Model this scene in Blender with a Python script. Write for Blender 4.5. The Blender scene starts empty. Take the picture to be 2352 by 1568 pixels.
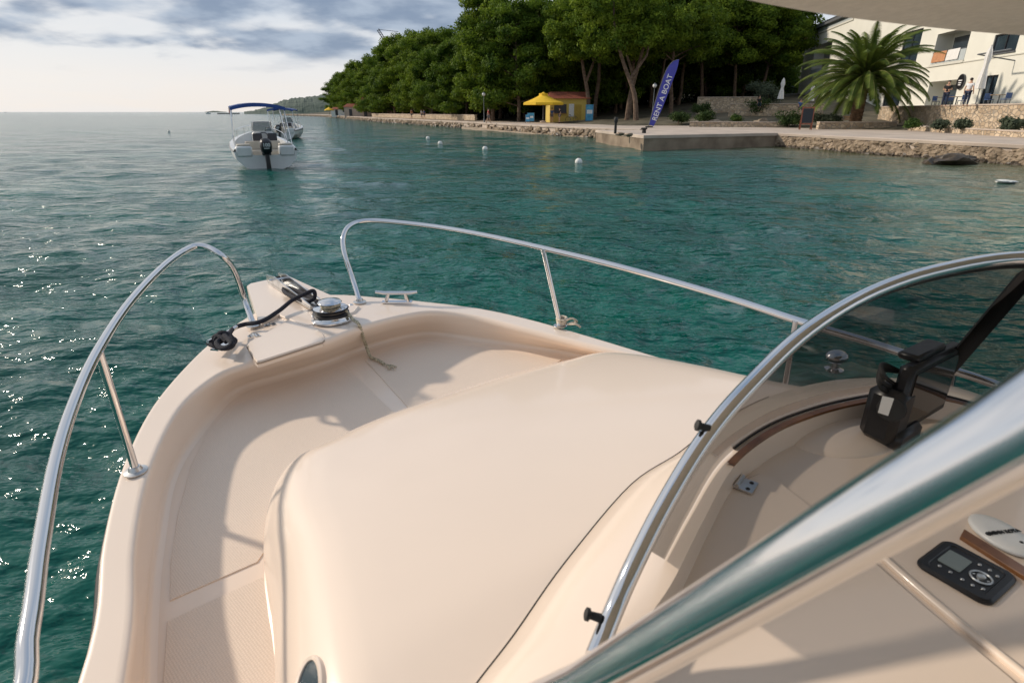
import bpy, bmesh, math, random
import numpy as np
from mathutils import Vector, Matrix, noise
from mathutils.bvhtree import BVHTree
R=math.radians; sin=math.sin; cos=math.cos; pi=math.pi
random.seed(7); rng=np.random.default_rng(3)
scn=bpy.context.scene; C=scn.collection
H=2.2; F=1307.0; TH=math.atan(527/F); CT=cos(TH); ST=sin(TH)
# ---------- survey helpers: sight line through a photo point onto a known level / distance ----------
def ray(px,py):
    u=(px-1176)/F; v=(784-py)/F
    return Vector((u,CT+v*ST,-ST+v*CT))
def P(px,py,z):
    d=ray(px,py); t=(z-H)/d.z; return Vector((d.x*t,d.y*t,z))
def PY(px,py,Y):
    d=ray(px,py); t=Y/d.y; return Vector((d.x*t,Y,H+d.z*t))
def Pd(px,py,off=0.0):
    d=ray(px,py); t=(.82+off-H)/(d.z-.065*d.y); return Vector((d.x*t,d.y*t,H+d.z*t))
def zdeck(y): return .82+.065*max(y,0)
def V(*a): return Vector(a)
# ---------- materials ----------
def M(name,col,rough=.5,metal=0.,var=0.,scale=5.,bump=0.,bscale=50.,coat=0.,col2=None,dist=.01,alpha=None,detail=4):
    m=bpy.data.materials.new(name); m.use_nodes=True; nt=m.node_tree; n=nt.nodes; L=nt.links
    b=n['Principled BSDF']; b.inputs['Roughness'].default_value=rough; b.inputs['Metallic'].default_value=metal
    b.inputs['Base Color'].default_value=(*col,1); b.inputs['Coat Weight'].default_value=coat; b.inputs['Coat Roughness'].default_value=.08
    tc=n.new('ShaderNodeTexCoord')
    if var>0 or col2:
        nz=n.new('ShaderNodeTexNoise'); nz.inputs['Scale'].default_value=scale; nz.inputs['Detail'].default_value=detail+2
        L.new(tc.outputs['Object'],nz.inputs['Vector'])
        r=n.new('ShaderNodeValToRGB'); r.color_ramp.elements[0].position=.35; r.color_ramp.elements[1].position=.65
        c2=col2 or tuple(min(1,c*(1+var)) for c in col); c1=col if col2 else tuple(c*(1-var) for c in col)
        r.color_ramp.elements[0].color=(*c1,1); r.color_ramp.elements[1].color=(*c2,1)
        L.new(nz.outputs['Fac'],r.inputs['Fac']); L.new(r.outputs['Color'],b.inputs['Base Color'])
    if bump>0:
        nb=n.new('ShaderNodeTexNoise'); nb.inputs['Scale'].default_value=bscale; nb.inputs['Detail'].default_value=detail
        L.new(tc.outputs['Object'],nb.inputs['Vector']); bp=n.new('ShaderNodeBump'); bp.inputs['Strength'].default_value=bump; bp.inputs['Distance'].default_value=dist
        L.new(nb.outputs['Fac'],bp.inputs['Height']); L.new(bp.outputs['Normal'],b.inputs['Normal'])
    return m
def stone_mat(name,c1,c2,mortar,scale,bd=.04):
    m=bpy.data.materials.new(name); m.use_nodes=True; nt=m.node_tree; n=nt.nodes; L=nt.links; b=n['Principled BSDF']; b.inputs['Roughness'].default_value=.9
    tc=n.new('ShaderNodeTexCoord'); mp=n.new('ShaderNodeMapping'); mp.inputs['Scale'].default_value=(scale,scale,scale*1.5); L.new(tc.outputs['Object'],mp.inputs['Vector'])
    v=n.new('ShaderNodeTexVoronoi'); v.inputs['Scale'].default_value=1; L.new(mp.outputs[0],v.inputs['Vector'])
    e=n.new('ShaderNodeTexVoronoi'); e.feature='DISTANCE_TO_EDGE'; e.inputs['Scale'].default_value=1; L.new(mp.outputs[0],e.inputs['Vector'])
    sp=n.new('ShaderNodeSeparateColor'); L.new(v.outputs['Color'],sp.inputs[0])
    r=n.new('ShaderNodeValToRGB'); r.color_ramp.elements[0].color=(*c1,1); r.color_ramp.elements[1].color=(*c2,1); L.new(sp.outputs[0],r.inputs['Fac'])
    r2=n.new('ShaderNodeValToRGB'); r2.color_ramp.elements[0].position=.02; r2.color_ramp.elements[1].position=.09; L.new(e.outputs['Distance'],r2.inputs['Fac'])
    mx=n.new('ShaderNodeMix'); mx.data_type='RGBA'; mx.inputs['A'].default_value=(*mortar,1); L.new(r2.outputs['Color'],mx.inputs['Factor']); L.new(r.outputs['Color'],mx.inputs['B'])
    L.new(mx.outputs['Result'],b.inputs['Base Color']); bp=n.new('ShaderNodeBump'); bp.inputs['Distance'].default_value=bd; L.new(r2.outputs['Color'],bp.inputs['Height']); L.new(bp.outputs['Normal'],b.inputs['Normal'])
    return m
def leaf_mat(name,dark,light,scale=1.3,trans=.25):
    m=bpy.data.materials.new(name); m.use_nodes=True; nt=m.node_tree; n=nt.nodes; L=nt.links; b=n['Principled BSDF']; b.inputs['Roughness'].default_value=.7
    tc=n.new('ShaderNodeTexCoord'); nz=n.new('ShaderNodeTexNoise'); nz.inputs['Scale'].default_value=scale; nz.inputs['Detail'].default_value=5; L.new(tc.outputs['Object'],nz.inputs['Vector'])
    r=n.new('ShaderNodeValToRGB'); r.color_ramp.elements[0].position=.35; r.color_ramp.elements[1].position=.68
    r.color_ramp.elements[0].color=(*dark,1); r.color_ramp.elements[1].color=(*light,1); L.new(nz.outputs['Fac'],r.inputs['Fac']); L.new(r.outputs['Color'],b.inputs['Base Color'])
    b.inputs['Specular IOR Level'].default_value=.2
    t=n.new('ShaderNodeBsdfTranslucent'); L.new(r.outputs['Color'],t.inputs['Color']); ms=n.new('ShaderNodeMixShader'); ms.inputs[0].default_value=trans
    L.new(b.outputs[0],ms.inputs[1]); L.new(t.outputs[0],ms.inputs[2]); L.new(ms.outputs[0],n['Material Output'].inputs['Surface'])
    return m
gel=M('gelcoat',(.81,.675,.56),.27,coat=.35,var=.018,scale=1.4,bump=.015,bscale=2.5)
geld=M('gelcoat_groove',(.36,.27,.20),.5,coat=.1,var=.05,scale=3)
def nonskid():
    m=bpy.data.materials.new('nonskid'); m.use_nodes=True; nt=m.node_tree; n=nt.nodes; L=nt.links; b=n['Principled BSDF']; b.inputs['Roughness'].default_value=.6
    tc=n.new('ShaderNodeTexCoord'); mp=n.new('ShaderNodeMapping'); mp.inputs['Rotation'].default_value=(0,0,R(42)); mp.inputs['Scale'].default_value=(1,1,0.0); L.new(tc.outputs['Object'],mp.inputs[0])
    ck=n.new('ShaderNodeTexVoronoi'); ck.inputs['Scale'].default_value=150; ck.inputs['Randomness'].default_value=.2; L.new(mp.outputs[0],ck.inputs['Vector'])
    r=n.new('ShaderNodeValToRGB'); r.color_ramp.elements[0].position=.15; r.color_ramp.elements[1].position=.6
    r.color_ramp.elements[0].color=(.785,.655,.545,1); r.color_ramp.elements[1].color=(.68,.56,.455,1); L.new(ck.outputs['Distance'],r.inputs['Fac'])
    nz=n.new('ShaderNodeTexNoise'); nz.inputs['Scale'].default_value=3; nz.inputs['Detail'].default_value=5; L.new(tc.outputs['Object'],nz.inputs[0])
    mr=n.new('ShaderNodeMapRange'); mr.inputs['To Min'].default_value=.94; mr.inputs['To Max'].default_value=1.04; L.new(nz.outputs['Fac'],mr.inputs[0])
    hs=n.new('ShaderNodeHueSaturation'); L.new(mr.outputs[0],hs.inputs['Value']); L.new(r.outputs['Color'],hs.inputs['Color']); L.new(hs.outputs[0],b.inputs['Base Color'])
    bp=n.new('ShaderNodeBump'); bp.inputs['Distance'].default_value=.0008; bp.invert=True; L.new(ck.outputs['Distance'],bp.inputs['Height']); L.new(bp.outputs['Normal'],b.inputs['Normal'])
    return m
nons=nonskid()
chrome=M('polished_stainless',(.72,.72,.73),.07,1.,bump=.05,bscale=14,dist=.002)
brushed=M('worn_stainless',(.6,.6,.6),.28,1.,var=.15,scale=20)
black=M('black_plastic',(.012,.012,.014),.35,var=.3,scale=30)
blackm=M('matte_black_rubber',(.02,.02,.02),.7,var=.3,scale=20)
seamm=M('dark_sealant',(.05,.04,.03),.6,var=.3)
wood=M('varnished_teak',(.12,.045,.015),.3,coat=.3,col2=(.25,.105,.035),scale=14)
navy=M('navy_braided_rope',(.012,.013,.022),.85,var=.6,scale=160,bump=.8,bscale=220,dist=.004)
ropem=M('natural_twisted_rope',(.42,.38,.28),.9,var=.45,scale=90,bump=.9,bscale=140,dist=.004)
white=M('white_plastic',(.78,.78,.76),.35,var=.03)
dirtyw=M('white_buoy_paint',(.70,.70,.66),.5,var=.12,scale=9)
lcd=M('grey_display',(.20,.24,.24),.2,var=.05); silver=M('silver_print',(.55,.58,.6),.3,.6,var=.05)
offscreen=M('dark_display_glass',(.02,.014,.010),.08,var=.1,coat=.5)
inkb=M('black_ink',(.01,.01,.01),.6,var=.1); inkw=M('white_ink',(.82,.82,.82),.6,var=.03)
def glass_mat(name,tint,k,kk=1.):
    m=bpy.data.materials.new(name); m.use_nodes=True; nt=m.node_tree; n=nt.nodes; L=nt.links; n.remove(n['Principled BSDF'])
    t=n.new('ShaderNodeBsdfTransparent'); t.inputs[0].default_value=(*tint,1); g=n.new('ShaderNodeBsdfGlossy'); g.inputs['Roughness'].default_value=.03
    lw=n.new('ShaderNodeLayerWeight'); lw.inputs[0].default_value=k; mu=n.new('ShaderNodeMath'); mu.operation='MULTIPLY'; mu.inputs[1].default_value=kk; L.new(lw.outputs['Fresnel'],mu.inputs[0])
    tc=n.new('ShaderNodeTexCoord'); nz=n.new('ShaderNodeTexNoise'); nz.inputs['Scale'].default_value=3; L.new(tc.outputs['Object'],nz.inputs[0]); bp=n.new('ShaderNodeBump'); bp.inputs['Strength'].default_value=.05; L.new(nz.outputs[0],bp.inputs['Height']); L.new(bp.outputs[0],g.inputs['Normal'])
    s=n.new('ShaderNodeMixShader'); L.new(mu.outputs[0],s.inputs[0]); L.new(t.outputs[0],s.inputs[1]); L.new(g.outputs[0],s.inputs[2]); L.new(s.outputs[0],n['Material Output'].inputs[0]); return m
glass=glass_mat('smoked_acrylic',(.32,.32,.32),.08,.4)
pane=M('window_glass',(.03,.045,.06),.06,0,var=.3,scale=.4,coat=.6)
# ---------- object helpers ----------
ORG={}
def org(o):
    return ORG.get(o.name,Vector((0,0,0)))
def tag(o,label=None,cat=None,group=None,kind=None):
    if label:o['label']=label
    if cat:o['category']=cat
    if group:o['group']=group
    if kind:o['kind']=kind
    return o
def thing(name,label,cat,loc=(0,0,0),rz=0,group=None):
    o=bpy.data.objects.new(name,None); C.objects.link(o); o.location=loc; o.rotation_euler=(0,0,rz); o.empty_display_size=.2
    return tag(o,label,cat,group)
def wthing(name,label,cat,loc,group=None):   # parts are given in world coordinates
    o=thing(name,label,cat,loc,0,group); ORG[o.name]=Vector(loc); return o
def copy_tree(o,parent=None):
    c=o.copy(); C.objects.link(c)
    if parent: c.parent=parent
    for ch in list(o.children): copy_tree(ch,c)
    return c
def frames(path,closed=False):
    n=len(path); out=[]; up=Vector((0,0,1)); prev=None
    for i in range(n):
        a=path[(i-1)%n] if (closed or i>0) else path[i]; b=path[(i+1)%n] if (closed or i<n-1) else path[i]
        t=(b-a).normalized()
        if prev is None:
            x=t.cross(up)
            if x.length<.05: x=t.cross(Vector((0,1,0)))
            x.normalize()
        else:
            x=prev-t*prev.dot(t)
            if x.length<1e-6: x=t.cross(up)
            x.normalize()
        prev=x; out.append((t,x,t.cross(x).normalized()))
    return out
def spline(pts,n=8,closed=False):
    pts=[Vector(p) for p in pts]; out=[]; m=len(pts); seg=m if closed else m-1
    for i in range(seg):
        p1=pts[i]; p2=pts[(i+1)%m]
        p0=pts[(i-1)%m] if (closed or i>0) else p1*2-p2
        p3=pts[(i+2)%m] if (closed or i<m-2) else p2*2-p1
        for k in range(n):
            t=k/n; out.append(.5*((2*p1)+(p2-p0)*t+(2*p0-5*p1+4*p2-p3)*t*t+(3*p1-p0-3*p2+p3)*t**3))
    if not closed: out.append(pts[-1].copy())
    return out
class MB:
    def __init__(s): s.v=[]; s.f=[]
    def add(s,vs,fs):
        o=len(s.v); s.v+= [Vector(x) for x in vs]; s.f+=[tuple(i+o for i in f) for f in fs]; return s
    def box(s,c,sz,rz=0,M4=None,bev=0):
        x,y,z=[k/2 for k in sz]
        if bev>0:
            b=bev; vs=[]
            for sx in(-1,1):
                for sy in(-1,1):
                    for sz_ in(-1,1):
                        vs+= [(sx*x,sy*(y-b),sz_*(z-b)),(sx*(x-b),sy*y,sz_*(z-b)),(sx*(x-b),sy*(y-b),sz_*z)]
            bm=bmesh.new()
            for q in vs: bm.verts.new(q)
            bmesh.ops.convex_hull(bm,input=bm.verts); bm.verts.index_update()
            vs=[v.co.copy() for v in bm.verts]; fs=[[v.index for v in f.verts] for f in bm.faces]; bm.free()
        else:
            vs=[V(a,b,c_) for a in(-x,x) for b in(-y,y) for c_ in(-z,z)]
            fs=[(0,1,3,2),(4,6,7,5),(0,4,5,1),(2,3,7,6),(0,2,6,4),(1,5,7,3)]
        m=M4 if M4 is not None else Matrix.Rotation(rz,4,'Z')
        return s.add([m@Vector(q)+Vector(c) for q in vs],fs)
    def tube(s,path,r,n=10,closed=False,caps=True):
        path=[Vector(p) for p in path]; fr=frames(path,closed); N=len(path); vs=[];fs=[]
        for i,(t,x,y) in enumerate(fr):
            rr=r[i] if isinstance(r,(list,tuple)) else r
            for k in range(n):
                a=2*pi*k/n; vs.append(path[i]+x*cos(a)*rr+y*sin(a)*rr)
        for i in range(N if closed else N-1):
            for k in range(n):
                j=(i+1)%N; fs.append((i*n+k,i*n+(k+1)%n,j*n+(k+1)%n,j*n+k))
        if caps and not closed:
            fs.append(tuple(range(n))[::-1]); fs.append(tuple((N-1)*n+k for k in range(n)))
        return s.add(vs,fs)
    def lathe(s,prof,c=(0,0,0),n=24,M4=None):
        vs=[];fs=[];c=Vector(c); m=M4 if M4 is not None else Matrix.Identity(4)
        for r,z in prof:
            for k in range(n):
                a=2*pi*k/n; vs.append(m@Vector((r*cos(a),r*sin(a),z))+c)
        for i in range(len(prof)-1):
            for k in range(n): fs.append((i*n+k,i*n+(k+1)%n,(i+1)*n+(k+1)%n,(i+1)*n+k))
        fs.append(tuple(range(n))[::-1]); fs.append(tuple((len(prof)-1)*n+k for k in range(n)))
        return s.add(vs,fs)
    def loft(s,rings,closed=False):
        n=len(rings[0]); vs=[p for r in rings for p in r]; fs=[]
        for i in range(len(rings)-1):
            for k in range(n if closed else n-1):
                j=(k+1)%n; fs.append((i*n+k,i*n+j,(i+1)*n+j,(i+1)*n+k))
        return s.add(vs,fs)
    def prism(s,poly,d,bev=0):
        poly=[Vector(p) for p in poly]; n=len(poly); d=Vector(d)
        if bev>0:
            cen=sum(poly,Vector())/n; top=[p+(cen-p).normalized()*bev for p in poly]; mid=[p+d.normalized()*bev for p in poly]; bot=[p+d for p in poly]
            vs=top+mid+bot; fs=[tuple(range(n))]
            for k in range(n):
                j=(k+1)%n; fs+= [(n+k,n+j,j,k),(2*n+k,2*n+j,n+j,n+k)]
            fs.append(tuple(range(2*n,3*n))[::-1]); return s.add(vs,fs)
        vs=poly+[p+d for p in poly]; fs=[tuple(range(n)),tuple(range(n,2*n))[::-1]]
        for k in range(n):
            j=(k+1)%n; fs.append((n+k,n+j,j,k))
        return s.add(vs,fs)
    def ball(s,c,r,seed=None,amp=0,sub=2,M4=None):
        bm=bmesh.new(); bmesh.ops.create_icosphere(bm,subdivisions=sub,radius=1); r=Vector(r) if not isinstance(r,(int,float)) else Vector((r,r,r))
        vs=[]
        for v in bm.verts:
            p=v.co.copy()
            if amp: p*=1+amp*noise.noise(p*1.3+Vector((seed*3.1,seed*1.7,seed)))*2
            p=Vector((p.x*r.x,p.y*r.y,p.z*r.z))
            if M4 is not None:p=M4@p
            vs.append(p+Vector(c))
        fs=[[v.index for v in f.verts] for f in bm.faces]; bm.free(); return s.add(vs,fs)
    def build(s,name,mat,parent=None,world=None,smooth=True,ang=38,loc=None,rz=0):
        off=Vector((0,0,0)); base=parent
        if parent is not None: off=org(parent)
        if parent is None and world is not None: off=Vector(world)
        me=bpy.data.meshes.new(name); me.from_pydata([tuple(v-off) for v in s.v],[],s.f); me.materials.append(mat); me.update()
        bm=bmesh.new(); bm.from_mesh(me); bmesh.ops.recalc_face_normals(bm,faces=bm.faces); bm.to_mesh(me); bm.free()
        if smooth:
            me.shade_smooth(); me.set_sharp_from_angle(angle=R(ang))
        o=bpy.data.objects.new(name,me); C.objects.link(o)
        if parent is not None: o.parent=parent; ORG[o.name]=off
        elif world is not None: o.location=off
        if loc is not None: o.location=loc; o.rotation_euler=(0,0,rz)
        return o
def text_mesh(body,size,mat,name,parent,M4,ext=.0008,bold=0,shear=0,spacing=1):
    cu=bpy.data.curves.new('t','FONT'); cu.body=body; cu.size=size; cu.align_x='CENTER'; cu.align_y='CENTER'; cu.extrude=ext; cu.offset=bold; cu.shear=shear; cu.space_character=spacing
    t=bpy.data.objects.new('t',cu); C.objects.link(t); bpy.context.view_layer.update()
    me=bpy.data.meshes.new_from_object(t.evaluated_get(bpy.context.evaluated_depsgraph_get())); bpy.data.objects.remove(t); bpy.data.curves.remove(cu)
    me.transform(Matrix.Translation(-org(parent))@M4); me.materials.clear(); me.materials.append(mat)
    o=bpy.data.objects.new(name,me); C.objects.link(o); o.parent=parent; ORG[o.name]=org(parent); return o
def basis(x,y,z,o):
    m=Matrix.Identity(4)
    for i,a in enumerate((x,y,z)):
        for k in range(3): m[k][i]=a[k]
    for k in range(3): m[k][3]=o[k]
    return m
# ================= WORLD, SUN, CAMERA =================
AZ=R(-71); EL=R(29)
sd=Vector((sin(AZ)*cos(EL),cos(AZ)*cos(EL),sin(EL)))
w=bpy.data.worlds.new('World'); scn.world=w; w.use_nodes=True; nt=w.node_tree; n=nt.nodes; L=nt.links
bg=n['Background']; bg.inputs['Strength'].default_value=.1
sky=n.new('ShaderNodeTexSky'); sky.sky_type='NISHITA'; sky.sun_disc=False; sky.sun_elevation=EL; sky.sun_rotation=AZ%(2*pi); sky.dust_density=1
tc=n.new('ShaderNodeTexCoord'); nm=n.new('ShaderNodeVectorMath'); nm.operation='NORMALIZE'; L.new(tc.outputs['Generated'],nm.inputs[0])
sx=n.new('ShaderNodeSeparateXYZ'); L.new(nm.outputs[0],sx.inputs[0])
def mth(op,a,b=None,c=None):
    k=n.new('ShaderNodeMath'); k.operation=op
    for i,q in enumerate((a,b,c)):
        if q is None: continue
        if isinstance(q,(int,float)): k.inputs[i].default_value=q
        else: L.new(q,k.inputs[i])
    return k.outputs[0]
zc=mth('ADD',mth('MAXIMUM',sx.outputs[2],0.),.20)
cb=n.new('ShaderNodeCombineXYZ'); L.new(mth('DIVIDE',sx.outputs[0],zc),cb.inputs[0]); L.new(mth('DIVIDE',sx.outputs[1],zc),cb.inputs[1])
def wn(scale,detail,off,rough=.55,dist=.3):
    mp=n.new('ShaderNodeMapping'); mp.inputs['Location'].default_value=off; L.new(cb.outputs[0],mp.inputs[0])
    k=n.new('ShaderNodeTexNoise'); k.inputs['Scale'].default_value=scale; k.inputs['Detail'].default_value=detail; k.inputs['Roughness'].default_value=rough; k.inputs['Distortion'].default_value=dist
    L.new(mp.outputs[0],k.inputs['Vector']); return k.outputs['Fac']
ramp=n.new('ShaderNodeValToRGB'); cr=ramp.color_ramp
stops=[(0,(.90,.84,.79)),(.035,(.89,.85,.82)),(.08,(.80,.82,.85)),(.17,(.60,.68,.79)),(.5,(.36,.46,.60)),(1,(.26,.36,.52))]
cr.elements[0].position=0; cr.elements[0].color=(*stops[0][1],1); cr.elements[1].position=1; cr.elements[1].color=(*stops[-1][1],1)
for p_,c_ in stops[1:-1]:
    e=cr.elements.new(p_); e.color=(*c_,1)
L.new(sx.outputs[2],ramp.inputs[0])
def dotm(dv,lo,hi):
    k=n.new('ShaderNodeVectorMath'); k.operation='DOT_PRODUCT'; L.new(nm.outputs[0],k.inputs[0]); k.inputs[1].default_value=dv
    m=n.new('ShaderNodeMapRange'); m.interpolation_type='SMOOTHSTEP'; m.inputs['From Min'].default_value=lo; m.inputs['From Max'].default_value=hi; L.new(k.outputs['Value'],m.inputs[0]); return m.outputs[0]
def mixc(f,a,b):
    k=n.new('ShaderNodeMix'); k.data_type='RGBA'
    if isinstance(f,float): k.inputs['Factor'].default_value=f
    else: L.new(f,k.inputs['Factor'])
    for nm_,q in (('A',a),('B',b)):
        if isinstance(q,tuple): k.inputs[nm_].default_value=(*q,1)
        else: L.new(q,k.inputs[nm_])
    return k.outputs['Result']
def mr(v,a,b,c=0,d=1):
    m=n.new('ShaderNodeMapRange'); m.interpolation_type='SMOOTHSTEP'; m.inputs['From Min'].default_value=a; m.inputs['From Max'].default_value=b; m.inputs['To Min'].default_value=c; m.inputs['To Max'].default_value=d; L.new(v,m.inputs[0]); return m.outputs[0]
glow=dotm(sd,.5,1.); c0=mixc(mth('MULTIPLY',glow,.4),ramp.outputs[0],(1.05,.98,.90))
lw_=wn(1.5,7,(3,1,0),.5); c1=mixc(mth('MULTIPLY',mr(lw_,.40,.66),.6),c0,(.87,.86,.86))
back_=dotm((.25,-.96,.0),.05,.9); c1=mixc(mth('MULTIPLY',back_,.6),c1,(.30,.37,.45))  # sky dimmed behind the camera, added for darker reflections in the chrome
d0=ray(790,10).normalized(); bank=dotm(d0,.955,.995); d1=ray(60,25).normalized(); bank2=dotm(d1,.991,1.)
nz1=wn(2.3,8,(.4,.2,0),.48,.1); nz2=wn(4.2,6,(5,2,0),.5,.1)
msk=mr(mth('ADD',nz1,mth('ADD',mth('MULTIPLY',bank,.24),mth('MULTIPLY',bank2,.12))),.55,.74)
low=mr(mth('ADD',sx.outputs[2],mth('MULTIPLY',nz1,.06)),.085,.125)
cc0=mixc(mr(nz2,.35,.68),(.215,.29,.42),(.42,.50,.62))
c2=mixc(mth('MULTIPLY',mth('MULTIPLY',msk,low),.92),c1,cc0)
sc=n.new('ShaderNodeVectorMath'); sc.operation='SCALE'; sc.inputs['Scale'].default_value=10; L.new(c2,sc.inputs[0])
fin=mixc(.95,sky.outputs[0],sc.outputs[0]); L.new(fin,bg.inputs['Color'])
sl=bpy.data.lights.new('sun','SUN'); sl.energy=3.4; sl.angle=R(2.2); sl.color=(1,.87,.72); so=bpy.data.objects.new('sun',sl); C.objects.link(so); so.rotation_euler=(-sd).to_track_quat('-Z','Y').to_euler()
cam=bpy.data.cameras.new('camera'); co=bpy.data.objects.new('camera',cam); C.objects.link(co); co.location=(0,0,H); co.rotation_euler=(R(90)-TH,0,0)
cam.lens=20; cam.sensor_width=36; cam.clip_start=.03; cam.clip_end=20000; cam.dof.use_dof=True; cam.dof.focus_distance=4.5; cam.dof.aperture_fstop=6.3; scn.camera=co
scn.view_settings.view_transform='Standard'; scn.view_settings.look='None'; scn.view_settings.exposure=0
# ================= WATER =================
az=np.concatenate([np.linspace(-180,-56,40)[:-1],np.linspace(-56,56,620),np.linspace(56,180,40)[1:-1]]); az=np.radians(az)
rr=np.concatenate([[.3],np.geomspace(.7,9000,640)]); A,RR=np.meshgrid(az,rr); X=RR*np.sin(A); Y=RR*np.cos(A); Z=np.zeros_like(X); step=np.gradient(rr)[:,None]
for k in range(52):
    lam=.24*1.07**k; th=R(-150)+rng.normal(0,.7); am=.0068*lam**.85*rng.uniform(.6,1.2)
    if lam>1.1: am*=.6
    if lam>3: am*=.55
    kx,ky=sin(th)*2*pi/lam,cos(th)*2*pi/lam; att=np.clip((lam/(step*2.4))-1,0,1)
    ph=kx*X+ky*Y+rng.uniform(0,6.28)+.9*np.sin(X*.31/lam**.5+k)+.9*np.sin(Y*.27/lam**.5+k*2)
    s_=np.sin(ph); Z+=am*att*(s_+.28*np.cos(2*ph))
n1,n2=X.shape; verts=np.stack([X,Y,Z],-1).reshape(-1,3)
ii,jj=np.meshgrid(np.arange(n1-1),np.arange(n2),indexing='ij'); j2=(jj+1)%n2
faces=np.stack([ii*n2+jj,ii*n2+j2,(ii+1)*n2+j2,(ii+1)*n2+jj],-1).reshape(-1,4)
def np_mesh(name,verts,faces,mat,smooth=True):
    me=bpy.data.meshes.new(name); k=faces.shape[1]; me.vertices.add(len(verts)); me.vertices.foreach_set('co',verts.astype(np.float32).ravel())
    me.loops.add(faces.size); me.loops.foreach_set('vertex_index',faces.astype(np.int32).ravel()); me.polygons.add(len(faces)); me.polygons.foreach_set('loop_start',np.arange(0,faces.size,k,dtype=np.int32))
    me.update(calc_edges=True); me.materials.append(mat)
    if smooth: me.shade_smooth()
    return me
wm=bpy.data.materials.new('sea_water'); wm.use_nodes=True; nt2=wm.node_tree; N2=nt2.nodes; L2=nt2.links; b=N2['Principled BSDF']
b.inputs['Roughness'].default_value=.10; b.inputs['IOR'].default_value=1.33
t2=N2.new('ShaderNodeTexCoord')
def n2x(scale,sc,rot,det=4,ro=.55,dist=.6):
    mp=N2.new('ShaderNodeMapping'); mp.inputs['Scale'].default_value=sc; mp.inputs['Rotation'].default_value=(0,0,rot); L2.new(t2.outputs['Object'],mp.inputs[0]); k=N2.new('ShaderNodeTexNoise'); k.inputs['Scale'].default_value=scale; k.inputs['Detail'].default_value=det; k.inputs['Roughness'].default_value=ro; k.inputs['Distortion'].default_value=dist; L2.new(mp.outputs[0],k.inputs['Vector']); return k.outputs['Fac']
prev=None
for hh,ds in ((n2x(9,(1,1.7,1),R(25),2,.5,.1),.018),(n2x(3.4,(1,1.7,1),R(20),3,.5,.1),.085),(n2x(1.0,(1,1.8,1),R(8),3,.55,.1),.20),(n2x(.2,(1,2.2,1),R(4),3,.6,.1),.5)):
    bp1=N2.new('ShaderNodeBump'); bp1.inputs['Strength'].default_value=1; bp1.inputs['Distance'].default_value=ds; L2.new(hh,bp1.inputs['Height'])
    if prev: L2.new(prev,bp1.inputs['Normal'])
    prev=bp1.outputs[0]
L2.new(prev,b.inputs['Normal'])
cn=n2x(.12,(1,1.6,1),0,4); rp=N2.new('ShaderNodeValToRGB'); rp.color_ramp.elements[0].position=.35; rp.color_ramp.elements[1].position=.7; rp.color_ramp.elements[0].color=(.0,.062,.050,1); rp.color_ramp.elements[1].color=(.002,.115,.088,1); L2.new(cn,rp.inputs[0])
sp2=N2.new('ShaderNodeSeparateXYZ'); L2.new(t2.outputs['Object'],sp2.inputs[0])
ma=N2.new('ShaderNodeMath'); ma.operation='MULTIPLY_ADD'; ma.inputs[1].default_value=.32; ma.inputs[2].default_value=0; L2.new(sp2.outputs[1],ma.inputs[0])
mb=N2.new('ShaderNodeMath'); mb.operation='ADD'; L2.new(sp2.outputs[0],mb.inputs[0]); L2.new(ma.outputs[0],mb.inputs[1])
mrr=N2.new('ShaderNodeMapRange'); mrr.inputs['From Min'].default_value=17; mrr.inputs['From Max'].default_value=32; mrr.interpolation_type='SMOOTHSTEP'; L2.new(mb.outputs[0],mrr.inputs[0])
mx=N2.new('ShaderNodeMix'); mx.data_type='RGBA'; L2.new(mrr.outputs[0],mx.inputs['Factor']); L2.new(rp.outputs[0],mx.inputs['A']); mx.inputs['B'].default_value=(.09,.10,.05,1); L2.new(mx.outputs['Result'],b.inputs['Base Color'])  # towards the quay: shallow-water tan plus building reflections put into the colour
sea=bpy.data.objects.new('sea',np_mesh('sea',verts,faces,wm)); C.objects.link(sea); tag(sea,kind='structure')
# ================= LAND =================
S=[V(30,4,0),V(27,14,0),V(22.7,26.3,0),V(20.3,34,0),V(17.9,41.4,0),V(14,47,0),V(8.3,54,0),V(1.2,68.7,0),V(-4.4,82,0),V(-13,103,0),V(-30,140,0),V(-48,185,0),V(-93,299,0),V(-150,400,0)]
IN=V(.93,.37,0)
conc=M('pale_concrete_paving',(.48,.40,.33),.85,var=.14,scale=.6,bump=.4,bscale=9,dist=.01)
soil=M('dry_forest_soil',(.05,.045,.025),.95,col2=(.13,.11,.07),scale=.5,bump=.6,bscale=3,dist=.1)
sand=M('coarse_sand',(.34,.27,.19),.95,var=.2,scale=2,bump=.5,bscale=14)
mbd=MB(); Sf=spline(S,5)
mbd.loft([[p+V(0,0,-1.2) for p in Sf],[p+V(0,0,.82) for p in Sf],[p+IN*30+V(0,0,.82) for p in Sf],[p+IN*300+V(0,0,.82) for p in Sf]])
tag(mbd.build('promenade',conc,ang=30),kind='structure')
rows=[]
for d,z in ((9,.80),(10,.95),(16,1.2),(30,2.2),(60,5),(120,10),(300,16)):
    rows.append([p+IN*(d+(7 if p.y<60 else 0))+V(0,0,z+.25*noise.noise(p*.2+V(d,0,0))) for p in Sf])
tag(MB().loft(rows).build('forest_floor',soil),kind='structure')
tag(MB().loft([[P(x,y,.05)+V(0,0,-.1) for x,y in ((1060,296),(1120,300),(1200,306),(1290,311),(1340,315))],[P(x,y,.25) for x,y in ((1060,291),(1120,294),(1200,299),(1290,304),(1340,308))]]).build('beach',sand),kind='structure')
rockm=M('weathered_limestone',(.36,.28,.20),.9,col2=(.16,.12,.08),scale=2.6,bump=.9,bscale=7,dist=.05)
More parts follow.
